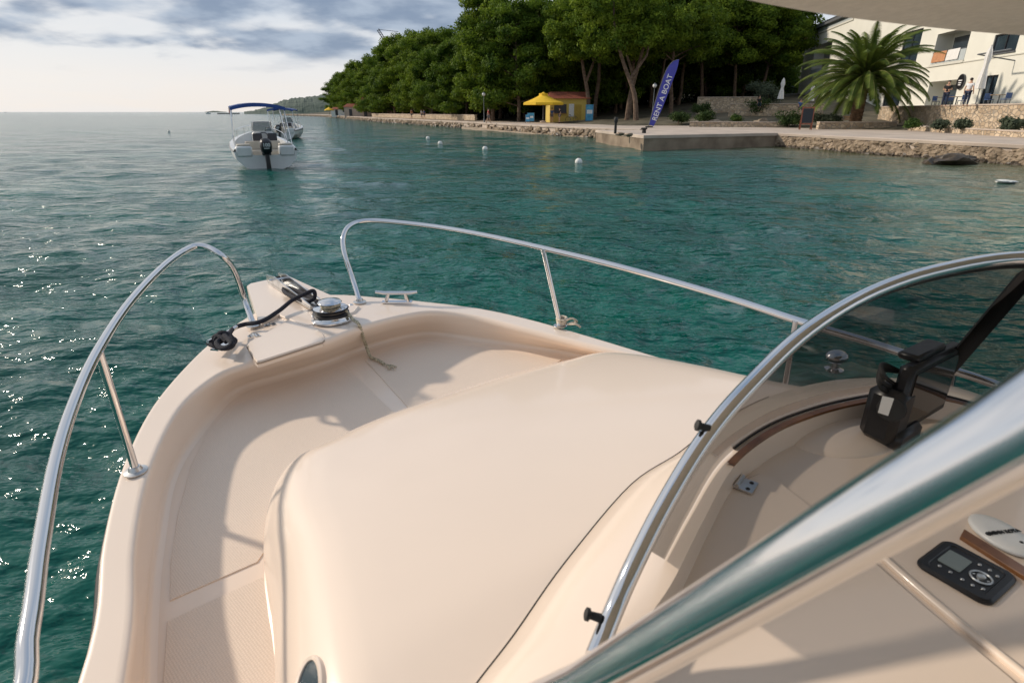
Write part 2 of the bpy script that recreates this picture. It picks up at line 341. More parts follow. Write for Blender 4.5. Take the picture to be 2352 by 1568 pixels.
rockw=M('wet_dark_rock',(.06,.045,.03),.5,var=.4,scale=3,bump=.7,bscale=8,dist=.03)
def riprap(path,name,label,hmax,s0,count,seed,slope):
    rnd=random.Random(seed); m=MB(); wet=MB()
    Ls=[0]
    for a,b_ in zip(path,path[1:]): Ls.append(Ls[-1]+(b_-a).length)
    for k in range(count):
        t=rnd.random()*Ls[-1]
        i=max(j for j in range(len(path)-1) if Ls[j]<=t); f_=(t-Ls[i])/(Ls[i+1]-Ls[i]); p=path[i].lerp(path[i+1],f_)
        h=rnd.random()*hmax; s=s0*rnd.uniform(.5,1.3); dr=(path[i+1]-path[i]).normalized(); an_=math.atan2(dr.y,dr.x)
        q=p-IN*(.0+(hmax-h)*slope+rnd.uniform(-.03,.03))+V(0,0,h-.06)
        (wet if h<.15 else m).ball(q,(s*1.15,s*.5,s*.62),rnd.random()*50,.38,2,Matrix.Rotation(an_+rnd.uniform(-.25,.25),4,'Z')@Matrix.Rotation(rnd.uniform(-.3,.3),4,'Y'))
    o=m.build(name,rockm,ang=24,world=path[0]); tag(o,label,'stone wall')
    ORG[o.name]=Vector(path[0]); wet.build('waterline_stones',rockw,o,ang=24)
    MB().loft([[p-IN*.10+V(0,0,.70) for p in path],[p-IN*.12+V(0,0,.83+.02*noise.noise(p*2)) for p in path],[p-IN*.06+V(0,0,.875+.02*noise.noise(p*3)) for p in path],[p+IN*.42+V(0,0,.875) for p in path],[p+IN*.45+V(0,0,.80) for p in path]]).build('coping',conc,o,ang=30)
    return o
near=[p for p in Sf if p.y<41.5]
riprap(near,'quay_wall','rough stone quay wall below the promenade, right of the concrete pier',.74,.17,1900,1,.14)
far=[p for p in Sf if p.y>50]
riprap(far,'shore_wall','long low stone edge of the promenade running away left of the pier',.70,.32,1600,2,.45)
pier=wthing('pier','low concrete pier with shaded seaward face standing out from the quay','pier',(8,36.6,0))
pp=[V(8,36.6,.88),V(18.6,41.3,.88),V(17,48,.88),V(6.6,47.5,.88)]
pcon=M('shaded_pier_concrete',(.30,.235,.17),.85,col2=(.15,.11,.075),scale=.8,bump=.5,bscale=6,dist=.02)  # dark brown shade of the seaward face put into the concrete colour
MB().prism([p-V(0,0,.18) for p in pp],(0,0,-1.4)).build('body',pcon,pier,smooth=False)
cc=sum(pp,Vector())/4
MB().prism([p+(p-cc).normalized()*.07 for p in pp],(0,0,-.18),.02).build('capstone_slab',conc,pier,smooth=False)
def bollard(p,h,r,label):
    o=MB().lathe([(r*.9,0),(r*.8,h*.6),(r*1.3,h*.75),(r*1.4,h*.9),(r*.9,h)],n=14).build('bollard',blackm,loc=p); tag(o,label,'bollard')
bollard(P(1413,307,.88),1.0,.1,'tall dark mooring post on the left end of the pier')
bollard(P(1479,306,.88),.35,.16,'squat black mooring bollard on the seaward corner of the pier')
for i,(x,y,lab) in enumerate(((1425,310,'left lump of pale stone lying on the pier end'),(1445,312,'right lump of pale stone lying on the pier end'))):
    tag(MB().ball((0,0,.06),(.3,.2,.1),i*3+1,.3).build('stone_lump',rockm,loc=P(x,y,.88)),lab,'stone')
tag(MB().ball((0,0,.05),(1.05,.5,.34),5,.4,3).ball((.8,.2,.0),(.5,.4,.3),8,.4,2).ball((-.7,.1,.0),(.4,.4,.22),3,.4,2).build('rock',rockw,ang=24,loc=P(2180,376,0)),'dark wet rock rising from the water below the quay wall','rock')
tag(MB().ball((0,0,.04),(.32,.18,.06),2,.25,2).build('float',dirtyw,loc=P(2310,420,0)),'flat white float drifting on the water near the right edge','float')
# ================= BUILDING =================
wallm=M('cream_render',(.72,.71,.63),.85,var=.04,scale=.4,bump=.2,bscale=20)
coursem=M('cream_moulding',(.62,.61,.54),.85,var=.05)
trimm=M('grey_metal_trim',(.12,.13,.14),.5,var=.2); framem=M('dark_window_frame',(.03,.03,.035),.4,var=.2)
tile=M('terracotta_roof_tiles',(.32,.085,.045),.8,col2=(.18,.055,.035),scale=4,bump=.6,bscale=10,dist=.04)
FD=V(.182,.9833,0); FN=V(-.9833,.182,0); FO=V(30.5+.185*36,36,0)
def Fp(px,py):
    d=ray(px,py); t=30.5/(d.x-.185*d.y); p=V(d.x*t,d.y*t,H+d.z*t); return ((p-FO).dot(FD),p.z)
def FW(u,z,o=0): return FO+FD*u+FN*o+V(0,0,z)
bd=wthing('hotel_building','cream rendered hotel with balconies and dark windows behind the palm','building',FO)
def rect(x0,y0,x1,y1):
    zt=Fp((x0+x1)/2,y0)[1]; zb=Fp((x0+x1)/2,y1)[1]
    ua=Fp(x0,(y0+y1)/2)[0]; ub=Fp(x1,(y0+y1)/2)[0]; return (min(ua,ub),max(ua,ub),zb,zt)
U1=Fp(1852,100)[0]; ZT=14.7; Z0=2.7
G=2.72
def rg_(x0,y0,x1): r=rect(x0,y0,x1,243); return (r[0],r[1],G,r[3])
ops=[('window',rect(2073,72,2112,142)),('loggia',rect(2148,72,2222,142)),('window',rect(2282,76,2338,120)),
 ('door',rg_(2032,190,2070)),('door',rg_(1950,205,1972)),('loggia',rg_(2130,186,2196)),('door',rg_(2256,174,2284)),
 ('window',rect(1905,205,1935,243)),('loggia',rect(1868,102,1905,172)),('loggia',rect(1876,38,1960,60)),('window',rect(1985,100,2010,140))]
us=sorted({0,U1,*[o[1][0] for o in ops],*[o[1][1] for o in ops]}); zs=sorted({Z0-1.9,ZT,*[o[1][2] for o in ops],*[o[1][3] for o in ops]})
m=MB()
for a,b_ in zip(us,us[1:]):
    for c,d in zip(zs,zs[1:]):
        mu=(a+b_)/2; mz=(c+d)/2
        if any(o[1][0]<mu<o[1][1] and o[1][2]<mz<o[1][3] for o in ops): continue
        m.add([FW(a,c),FW(b_,c),FW(b_,d),FW(a,d)],[(0,1,2,3)])
for k,(u0,u1,z0,z1) in ops:
    dp=-1.5 if k=='loggia' else -.22
    q=[(u0,z0),(u1,z0),(u1,z1),(u0,z1)]
    for i in range(4):
        a,b_=q[i],q[(i+1)%4]; m.add([FW(*a),FW(*b_),FW(*b_,dp),FW(*a,dp)],[(0,1,2,3)])
    if k=='loggia': m.add([FW(u0,z0,dp),FW(u1,z0,dp),FW(u1,z1,dp),FW(u0,z1,dp)],[(0,1,2,3)])
m.add([FW(U1,Z0-1.9),FW(U1,Z0-1.9,-16),FW(U1,ZT,-16),FW(U1,ZT)],[(0,1,2,3)]); m.add([FW(0,Z0-1.9),FW(0,Z0-1.9,-16),FW(0,ZT,-16),FW(0,ZT)],[(0,1,2,3)])
m.add([FW(0,Z0-1.9,-16),FW(U1,Z0-1.9,-16),FW(U1,ZT,-16),FW(0,ZT,-16)],[(0,1,2,3)])
m.build('wall',wallm,bd,smooth=False)
MB().prism([FW(-.5,ZT+.35,.6),FW(U1+.5,ZT+.35,.6),FW(U1+.5,ZT+.35,-16.5),FW(-.5,ZT+.35,-16.5)],(0,0,-.34)).build('roof',trimm,bd,smooth=False)
towel=M('orange_towel',(.50,.24,.12),.9,var=.15,scale=6); sheet=M('white_sheet',(.75,.74,.72),.9,var=.05)
railg=M('frosted_balcony_panel',(.5,.55,.56),.3,var=.05)
for idx,(k,(u0,u1,z0,z1)) in enumerate(ops):
    if k=='loggia':
        MB().add([FW(u0+.3,z0+.06,-1.46),FW(u1-.3,z0+.06,-1.46),FW(u1-.3,z1-.35,-1.46),FW(u0+.3,z1-.35,-1.46)],[(0,1,2,3)]).build('balcony_door',pane,bd,smooth=False)
        if z0>4:
            MB().prism([FW(u0,z0+.95,.04),FW(u1,z0+.95,.04),FW(u1,z0+.95,-.02),FW(u0,z0+.95,-.02)],(0,0,-.93)).build('balustrade',railg,bd,smooth=False)
            MB().tube([FW(u0,z0+1.0,.03),FW(u1,z0+1.0,.03)],.035,6).build('handrail',trimm,bd)
            MB().prism([FW(u0-.1,z0-.003,.12),FW(u1+.1,z0-.003,.12),FW(u1+.1,z0-.003,.004),FW(u0-.1,z0-.003,.004)],(0,0,-.22)).build('balcony_slab',coursem,bd,smooth=False)
    else:
        fm=MB(); t=.09; D=-.12
        for a in ((u0,u0+t,z0,z1),(u1-t,u1,z0,z1),(u0+t,u1-t,z1-t,z1),(u0+t,u1-t,z0,z0+t),((u0+u1)/2-.04,(u0+u1)/2+.04,z0+t,z1-t)):
            fm.prism([FW(a[0],a[3],D+.05),FW(a[1],a[3],D+.05),FW(a[1],a[3],D-.03),FW(a[0],a[3],D-.03)],(0,0,a[2]-a[3]))
        fr_=fm.build('window' if k=='window' else 'door',framem,bd,smooth=False)
        MB().add([FW(u0,z0,-.16),FW(u1,z0,-.16),FW(u1,z1,-.16),FW(u0,z1,-.16)],[(0,1,2,3)]).build('pane',pane,fr_,smooth=False)
        if k=='window': MB().prism([FW(u0-.08,z0-.002,.1),FW(u1+.08,z0-.002,.1),FW(u1+.08,z0-.002,.004),FW(u0-.08,z0-.002,.004)],(0,0,-.09)).build('window_sill',trimm,bd,smooth=False)
zl=rect(2000,170,2040,180)[3]
MB().prism([FW(0,zl,.07),FW(U1,zl,.07),FW(U1,zl,.003),FW(0,zl,.003)],(0,0,-.10)).build('string_course',coursem,bd,smooth=False)
u0,u1,z0,z1=ops[1][1]
for (a,b_,mt,nm_,lb) in ((.15,.50,sheet,'bed_sheet','white sheet hung over the hotel balcony balustrade'),(.54,.95,towel,'towel','orange towel hung over the hotel balcony balustrade')):
    ua=u0+(u1-u0)*a; ub=u0+(u1-u0)*b_
    rings=[[FW(ua+(ub-ua)*i/12,z,o_+.03*sin(i*1.7)*k_) for i in range(13)] for z,o_,k_ in ((z0+.5,-.09,1),(z0+1.07,-.05,.2),(z0+1.075,.08,.2),(z0+.6,.12,1),(z0+.15,.13,1.5))]
    tag(MB().loft(rings).build(nm_,mt,world=FW(ua,z0)),lb,'textile')
sc_=Fp(2210,188); c0_=FW(sc_[0],sc_[1],.12)
sg=wthing('round_sign','round dark sign with pale lettering on the hotel wall beside the open doorway','sign',c0_)
mm=basis(FD*-1,V(0,0,1),FN,V(0,0,0)).to_3x3().to_4x4()
MB().lathe([(.62,-.1),(.62,.04),(.58,.05)],c0_,28,mm).build('disc',black,sg)
MB().lathe([(.655,-.06),(.655,.02),(.625,.02),(.625,-.06)],c0_,28,mm).build('rim',trimm,sg)
for k,z in enumerate((.15,-.05,-.22)):
    MB().prism([c0_+FN*.056+FD*(.32-.06*k)+V(0,0,z),c0_+FN*.056-FD*(.32-.06*k)+V(0,0,z),c0_+FN*.051-FD*(.32-.06*k)+V(0,0,z),c0_+FN*.051+FD*(.32-.06*k)+V(0,0,z)],(0,0,-.08)).build('lettering',inkw,sg,smooth=False)
stone=stone_mat('honey_stone_masonry',(.36,.27,.18),(.62,.50,.36),(.30,.26,.21),2.6)
paving=M('terrace_paving',(.36,.32,.27),.9,var=.1,scale=.8)
def TW(y,o=0): return V(25+.185*y,y,0)+FN*o
tag(MB().prism([TW(30,-.45)+V(0,0,2.55),TW(60.4,-.45)+V(0,0,2.55),FO+FD*40+FN*-.01+V(0,0,2.55),FO-FD*6+V(0,0,2.55)],(0,0,-1.7)).build('terrace',paving,smooth=False),kind='structure')
tw=wthing('terrace_wall','long honey coloured stone retaining wall of the hotel terrace','stone wall',TW(30))
MB().prism([TW(30)+V(0,0,2.62),TW(60.5)+V(0,0,2.62),TW(60.5,-.44)+V(0,0,2.62),TW(30,-.44)+V(0,0,2.62)],(0,0,-1.85)).build('masonry',stone,tw,smooth=False)
MB().prism([TW(30,.06)+V(0,0,2.70),TW(60.6,.06)+V(0,0,2.70),TW(60.6,-.5)+V(0,0,2.70),TW(30,-.5)+V(0,0,2.70)],(0,0,-.078),.01).build('coping',conc,tw,smooth=False)
def low_wall(a,b_,z0,z1,th,label,name='garden_wall'):
    a=V(*a,0); b_=V(*b_,0); d=(b_-a).normalized(); nn=V(-d.y,d.x,0)*th
    o=wthing(name,label,'stone wall',a)
    MB().prism([a+V(0,0,z1),b_+V(0,0,z1),b_+nn+V(0,0,z1),a+nn+V(0,0,z1)],(0,0,z0-z1)).build('masonry',stone,o,smooth=False)
    e=nn.normalized()*.05
    MB().prism([a-e+V(0,0,z1+.08),b_-e+V(0,0,z1+.08),b_+nn+e+V(0,0,z1+.08),a+nn+e+V(0,0,z1+.08)],(0,0,-.077)).build('coping',conc,o,smooth=False); return o
low_wall((28.2,28),(31.9,49),.8,1.12,-.35,'low stone planter wall with herbs in front of the terrace wall')
low_wall((26.0,51.5),(33.2,52.5),.8,1.35,.35,'stone planter wall below the palm tree')
low_wall((17.5,60),(26.0,57.5),.8,1.25,.35,'low curving stone wall left of the chalkboard')
low_wall((25.5,72),(35.5,70),1.0,3.0,.4,'upper stone retaining wall under the closed white parasols')
low_wall((24,80),(31,78),1.0,3.9,.4,'highest stone wall at the foot of the pine wood')
low_wall((-38,166),(-6,98),.9,1.7,.4,'long low stone wall behind the far promenade')
# ================= TREES =================
bark=M('pine_bark',(.10,.065,.045),.95,col2=(.20,.14,.10),scale=3,bump=.8,bscale=9,dist=.05)
pinem=[leaf_mat('pine_needles_dark',(.032,.075,.008),(.16,.24,.022),.6,.38),leaf_mat('pine_needles_bright',(.05,.10,.010),(.22,.30,.026),.6,.38)]
def leaf_cloud(cents,rads,per,size,seed,flat=.7,asp=.5):
    g=np.random.default_rng(seed); V_=[]
    for c,r in zip(cents,rads):
        k=int(per*(r**1.6)); d=g.normal(size=(k,3)); d/=np.linalg.norm(d,axis=1)[:,None]; rad=r*(g.uniform(.2,1.2,(k,1))**.6)
        d2=d.copy(); d2[:,2]=np.where(d2[:,2]<0,d2[:,2]*.45,d2[:,2]*flat); p=np.array(c)+d2*rad+g.normal(0,.08,(k,3))
        nrm=d*.9+g.normal(0,.5,(k,3)); nrm/=np.linalg.norm(nrm,axis=1)[:,None]
        t=np.cross(nrm,g.normal(size=(k,3))); t/=np.linalg.norm(t,axis=1)[:,None]+1e-9; b_=np.cross(nrm,t); s=size*g.uniform(.6,1.35,(k,1))
        V_.append(np.stack([p-t*s,p-b_*s*asp,p+t*s,p+b_*s*asp],1).reshape(-1,3))
    v=np.concatenate(V_); f=np.arange(len(v)).reshape(-1,4); return v,f
def pine(seed,h,cr,base,size=.20,mat=None,per=190,nl=24):
    rnd=random.Random(seed); root=thing('pine_tree','pine','tree')
    t=MB(); lean=V(rnd.uniform(-.12,.12),rnd.uniform(-.12,.12),0); path=[V(0,0,-.4)]
    for i in range(1,8): z=h*.86*i/7; path.append(V(lean.x*z+rnd.uniform(-.2,.2),lean.y*z+rnd.uniform(-.2,.2),z))
    t.tube(spline(path,2),[.28*(1-.85*i/14)+.02 for i in range(15)],9)
    cents=[];rads=[]
    for i in range(nl):
        f_=(i+rnd.random())/nl; zb=h*(base+(.84-base)*f_); a=i*2.4+rnd.uniform(-.4,.4); rl=cr*(1-.5*f_**2)*rnd.uniform(.7,1.15)
        k=min(6,int(zb/(h*.86)*7)); p0=path[k].lerp(path[k+1],.3); p0.z=zb*.94
        e=V(p0.x+cos(a)*rl,p0.y+sin(a)*rl,zb+rl*.2+rnd.uniform(-.4,.5)); mid=p0.lerp(e,.5)+V(0,0,rnd.uniform(.0,.5))
        t.tube([p0,mid,e],[.09,.06,.02],6)
        for q in (.45,.72,1.0):
            for _ in range(1 if q<.6 else 2):
                c=p0.lerp(e,q)+V(rnd.uniform(-1,1),rnd.uniform(-1,1),rnd.uniform(-.4,.8)); cents.append(c); rads.append(rnd.uniform(.7,1.5)*(.8+cr*.06))
    for _ in range(9): cents.append(V(path[-1].x+rnd.uniform(-1.8,1.8),path[-1].y+rnd.uniform(-1.8,1.8),h*.86+rnd.uniform(-.9,h*.07))); rads.append(rnd.uniform(.8,1.3))
    t.build('trunk',bark,root)
    v,f=leaf_cloud(cents,rads,per,size,seed)
    cw=bpy.data.objects.new('crown',np_mesh('crown',v,f,mat or pinem[seed%2],False)); C.objects.link(cw); cw.parent=root
    return root
protos=[pine(11,17,5.6,.06),pine(12,16,5.8,.08),pine(13,18,5.2,.05),pine(14,15,5.4,.09)]
hi=[pine(21,17.5,6.2,.38),pine(22,17,6.4,.42),pine(23,18.5,6.0,.35)]
tmpl_used={}
def put_tree(pr,x,y,z,s,label,group):
    if not tmpl_used.get(pr.name): o=pr; tmpl_used[pr.name]=1
    else: o=copy_tree(pr)
    o.location=(x,y,z); o.rotation_euler=(0,0,random.random()*6.28); k=s; o.scale=(k*random.uniform(.92,1.1),k*random.uniform(.92,1.1),k); tag(o,label,'tree',group); return o
def shoreX(y):
    for a,b_ in zip(S,S[1:]):
        if a.y<=y<=b_.y: return a.x+(b_.x-a.x)*(y-a.y)/(b_.y-a.y)
    return S[-1].x
random.seed(5)
LB1='bushy dark green pine in the wood left of the kiosk, above the far promenade'; G1='pines along the far promenade'
LB2='tall pine with bare trunk in the shady wood between kiosk and hotel'; G2='tall pines between kiosk and hotel'
y=102
while y<300:
    sx0=shoreX(y)
    for r_,off in enumerate((8,14,22)):
        put_tree(random.choice(protos),sx0+off+random.uniform(-1.5,1.5),y+random.uniform(-2,2)+r_*2,1.0+r_*.5,random.uniform(.88,1.12)*(1.0 if y<200 else .95),LB1,G1)
    y+=5.8+(y-100)*.02
for (x,yy) in ((1,92),(5,96),(-3,98),(3,103),(12,98),(17,101),(9,106)):
    put_tree(random.choice(protos),x,yy,1.1,random.uniform(1.0,1.12),LB1,G1)
for r_,(yy,z,sp) in enumerate(((89,1.6,4.6),(98,2.2,4.6),(109,3,4.8),(118,3.6,5.2),(130,4.5,6.))):
    x=(13 if r_==0 else 7)+r_*1.5; lim=yy*.44 if yy>104 else yy*.27
    while x<lim:
        low_=r_>=3 or (r_>0 and x<.17*yy)
        put_tree(random.choice(protos if low_ else hi),x+random.uniform(-1,1),yy+random.uniform(-2.0,2.0),z,random.uniform(.98,1.15),LB1 if low_ and x<.17*yy else LB2,G1 if low_ and x<.17*yy else G2); x+=sp
def lean_pine(px,py,Y,dx,h,seed,label):
    rnd=random.Random(seed); g=PY(px,py,Y); root=thing('leaning_pine',label,'tree',g); t=MB()
    pts=spline([V(0,0,-.5),V(dx*.15,0,h*.2),V(dx*.6,.3,h*.45),V(dx,0,h*.7),V(dx*1.15,0,h*.95)],4)
    t.tube(pts,[.34*(1-.75*i/(len(pts)-1)) for i in range(len(pts))],9)
    t.tube([pts[6],pts[6]+V(-dx*.6,.4,h*.2),pts[6]+V(-dx*.8,.6,h*.45)],[.2,.15,.05],7)
    cents=[];rads=[]
    for c0_,n_ in ((pts[-1],28),(pts[-5],26),(pts[6]+V(-dx*.8,.6,h*.45),24)):
        for _ in range(n_): cents.append(c0_+V(rnd.uniform(-4.2,4.2),rnd.uniform(-2.6,2.6),rnd.uniform(-1.8,2.2))); rads.append(rnd.uniform(.7,1.4))
    t.build('trunk',bark,root); v,f=leaf_cloud(cents,rads,190,.19,seed); cw=bpy.data.objects.new('crown',np_mesh('crown',v,f,pinem[1],False)); C.objects.link(cw); cw.parent=root
lean_pine(1462,268,76,-3.2,13,31,'pine with pale forked trunk leaning left behind the blue flag')
lean_pine(1440,270,80,1.8,14,32,'upright forked pine just left of the blue flag')
lean_pine(1352,262,84,-1.5,12,33,'pine rising behind the red roof of the yellow kiosk')
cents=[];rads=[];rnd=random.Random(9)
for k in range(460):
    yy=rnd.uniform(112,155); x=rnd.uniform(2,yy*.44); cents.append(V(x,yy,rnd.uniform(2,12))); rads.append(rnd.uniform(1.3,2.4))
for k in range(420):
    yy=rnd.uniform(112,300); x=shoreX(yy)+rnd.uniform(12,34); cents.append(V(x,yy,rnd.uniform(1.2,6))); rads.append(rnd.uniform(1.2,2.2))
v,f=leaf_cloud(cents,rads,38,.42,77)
us_=bpy.data.objects.new('undergrowth',np_mesh('undergrowth',v,f,leaf_mat('dark_undergrowth',(.010,.022,.008),(.030,.05,.014),.5,.1),False)); C.objects.link(us_); tag(us_,'dense undergrowth coloured dark for the shade between the pine trunks','undergrowth',kind='stuff')  # backdrop behind the trunks, the wood's shade put into its leaf colour
palmm=leaf_mat('palm_frond',(.045,.08,.015),(.15,.20,.035),1.5,.3); ptrunk=M('palm_trunk',(.20,.12,.07),.95,col2=(.10,.06,.035),scale=5,bump=1,bscale=8,dist=.1)
pr=thing('palm_tree','large date palm with arching fronds in front of the hotel','tree',(30.4,54,1.3))
tr=MB(); prof=[(.62,-.6)]
for i in range(26): z=i*.13; prof+= [(.47+.05*(i%2)+(.12 if i>20 else 0),z)]
prof+=[(.55,3.5),(.2,3.9)]; tr.lathe(prof,n=18).build('trunk',ptrunk,pr)
rnd=random.Random(4); fm=MB(); ra=MB()
for k in range(112):
    a=k*2.39996; e0=R(88-112*(k/111)**.85)+rnd.uniform(-.1,.1); Ln=rnd.uniform(4.9,5.8)*(1 if k>6 else .85); pos=V(cos(a)*.2,sin(a)*.2,3.7); e=e0; hd=V(cos(a),sin(a),0); side=V(-sin(a),cos(a),0); pts=[pos.copy()]; N_=16
    for i in range(N_):
        e-= (R(1.6)+R(6.2)*i/N_)*(.95 if e0>0 else .6); pos=pos+(hd*cos(e)+V(0,0,sin(e)))*Ln/N_; pts.append(pos.copy())
    ra.tube(pts,[.045*(1-.85*i/N_) for i in range(N_+1)],4)
    for i in range(1,N_*4):
        q=i/4; j=min(N_-1,int(q)); p=pts[j].lerp(pts[j+1],q-j); tdir=(pts[j+1]-pts[j]).normalized(); upv=side.cross(tdir); ll=.66*sin(pi*min(1,(q/N_)*.85+.12))**.6
        for s_ in(-1,1):
            tip=p+(side*s_*.8+tdir*.55+upv*.18).normalized()*ll+V(0,0,-.28*ll); wv=tdir*.05
            fm.add([p-wv,p+wv,tip],[(0,1,2)])
fm.build('crown',palmm,pr,smooth=False); ra.build('rachis',leaf_mat('palm_stalk',(.12,.13,.04),(.22,.22,.08),2,.1),pr)
shm=[leaf_mat('shrub_leaves',(.02,.045,.012),(.07,.11,.03),2),leaf_mat('grey_green_herb',(.05,.07,.045),(.13,.16,.10),2),leaf_mat('fresh_shrub',(.03,.07,.015),(.12,.18,.04),2)]
def shrub(p,r,mi,label,h=1.,name='shrub',group=None):
    root=thing(name,label,'shrub',p,group=group); rnd=random.Random(int(p[0]*100)); cs=[];rs=[]
    for _ in range(16): cs.append(V(rnd.uniform(-.6,.6)*r,rnd.uniform(-.5,.5)*r,rnd.uniform(.25,.8)*r*h)); rs.append(r*rnd.uniform(.35,.5))
    v,f=leaf_cloud(cs,rs,420/r**1.2,.075+.02*r,int(p[0]*7)); o=bpy.data.objects.new('foliage',np_mesh('foliage',v,f,shm[mi],False)); C.objects.link(o); o.parent=root
    MB().tube([V(0,0,-.2),V(.05,0,.3*r),V(0,.05,.6*r)],[.05*r,.04*r,.02*r],6).build('stem',bark,root)
for (x,y,Y,r,mi,lb) in ((1812,290,57,1.25,0,'round dark green shrub behind the chalkboard'),(1618,283,63,1.2,0,'rounded dark shrub on the bank right of the blue flag'),(1557,284,66,1.2,0,'tall dark bush immediately right of the blue flag'),
  (1878,284,55,.9,1,'grey green herb clump right of the chalkboard'),(1915,286,54,.75,1,'grey green herb clump left of the wooden bench'),(2215,296,41,.6,1,'right grey green herb clump on the low planter'),(2160,297,43,.6,1,'middle grey green herb clump on the low planter'),(2095,294,46,.6,2,'left green herb clump on the low planter'),
  (2320,300,37,.7,1,'herb clump on the low planter nearest the right edge'),(1690,282,62,.7,2,'small light green shrub between the two boulders'),(1735,262,72,1.6,0,'broad olive shrub under the upper terrace wall'),(1610,262,74,1.3,0,'olive shrub at the edge of the pine wood'),(1762,238,82,2.0,1,'tall silvery olive bush beside the hotel'),(1745,225,88,2.2,1,'high silvery olive bush at the wood edge')):
    g=PY(x,y,Y); g.z=max(g.z,.8); shrub(g,r,mi,lb)
for (x,y,Y,r,lb) in ((1748,283,60,.75,'pale boulder left of the round shrub'),(1643,282,62,.6,'pale boulder in front of the dark rounded shrub'),(1600,283,62,.4,'smaller boulder left of the pale one')):
    g=PY(x,y,Y); tag(MB().ball((0,0,.2),(r,r*.7,r*.7),x,.25,3).build('boulder',rockm,loc=(g.x,g.y,.85)),lb,'boulder')
# ================= FAR SCENERY =================
hazy=M('hazy_wooded_slope',(.045,.07,.055),.95,col2=(.085,.115,.09),scale=.06,bump=1,bscale=.12,dist=3)
def ridge(name,x0,x1,Y,prof,amp,seed,depth=120,kind='structure'):
    rings=[]; N_=260
    for j in range(9):
        r_=[]
        for i in range(N_+1):
            f_=i/N_; px=x0+(x1-x0)*f_
            k=f_*(len(prof)-1); a=min(len(prof)-2,int(k)); yt=prof[a]+(prof[a+1]-prof[a])*(k-a); p=PY(px,yt,Y); zt=p.z; s=sin(pi*j/8*.5)**.5
            zz=zt*s+amp*(noise.noise(V(px*.09+seed,j*.8,0))+.5*noise.noise(V(px*.25,j*1.9,3)))*s*(1 if zt>4 else .3)
            r_.append(V(p.x*(1+depth*(j/8)/Y),Y+depth*j/8,max(-.5,zz-.4)))
        rings.append(r_)
    o=MB().loft(rings).build(name,hazy,ang=120); tag(o,kind=kind)
ridge('headland',560,790,620,[256.5,253,246,234,226,222,217,214,212,210,212],2.2,3)
ridge('far_island',470,520,2600,[257,255.8,254.6,255.4,256.2,256.9],1,9)
cap=M('breakwater_stone',(.30,.27,.24),.9,var=.2,scale=.2)
tag(MB().box((PY(524,258,640).x,640,.4),(20,8,1.4)).build('breakwater',cap,smooth=False),'thin low breakwater on the horizon left of the wooded headland','breakwater')
lh=thing('lighthouse','tiny reddish harbour light tower on the horizon breakwater','lighthouse',(PY(528,258,640).x,640,1.0))
MB().lathe([(1.1,0),(.8,4.2),(1.1,4.3),(1.1,4.6)],n=12).build('tower',M('red_tower_paint',(.35,.12,.08),.7,var=.1),lh); MB().lathe([(.6,4.6),(.6,5.4),(.1,6)],n=10).build('lantern',white,lh)
lat=M('crane_steel',(.10,.10,.11),.6,var=.2)
ctop=PY(885,110,420); cr_=wthing('tower_crane','thin construction crane jib showing above the tree tops','crane',(ctop.x,420,8))
def lattice(a,b_,wd,n_):
    m=MB(); d=(b_-a).normalized(); s=d.cross(V(0,1,0)).normalized()*wd; q=V(0,wd,0); c4=[s+q,s-q,-s-q,-s+q]
    for c in c4: m.tube([a+c,b_+c],.16,4)
    for i in range(n_):
        p=a.lerp(b_,i/n_); p2=a.lerp(b_,(i+1)/n_)
        for k in range(4): m.tube([p+c4[k],p2+c4[(k+1)%4]],.11,4)
    return m
base=V(PY(893,110,420).x,420,8); top=PY(890,103,420); lattice(base,top,.8,16).build('mast',lat,cr_)
lattice(top,PY(868,68,420),.7,8).build('jib',lat,cr_); lattice(top,PY(910,86,420),.6,5).build('counter_jib',lat,cr_)
MB().tube([PY(868,68,420),PY(915,73,420)],.14,4).build('stay_cable',lat,cr_)
for (x,y,lb) in ((12,259,'tiny white boat on the horizon at far left'),(268,258,'tiny dark boat silhouette on the horizon'),(478,262,'tiny white launch near the distant breakwater')):
    p=P(x,y,0); p=V(p.x,p.y,0); bt=thing('distant_boat',lb,'boat',p)
    MB().loft([[V(-3,0,.9),V(-2.4,-.8,1),V(0,-1,1),V(2.6,-.6,1.1),V(3.4,0,1.3)],[V(-2.8,0,-.2),V(-2.2,-.5,-.2),V(0,-.7,-.2),V(2,-.3,-.2),V(2.6,0,-.2)]]).add([V(-3,0,.9),V(-2.4,-.8,1),V(0,-1,1),V(2.6,-.6,1.1),V(3.4,0,1.3)],[(0,1,2,3,4)]).build('hull',white,bt); MB().box((0,0,1.5),(2,1,1.1),bev=.15).build('cabin',M('boat_cabin',(.25,.27,.3),.5,var=.1),bt)
cream=M('pinkish_plaster',(.50,.40,.33),.9,var=.1,scale=.8); ylw=M('yellow_kiosk_paint',(.60,.44,.10),.7,var=.08,scale=1); ylf=M('yellow_canvas',(.82,.52,.03),.8,var=.06,scale=3)
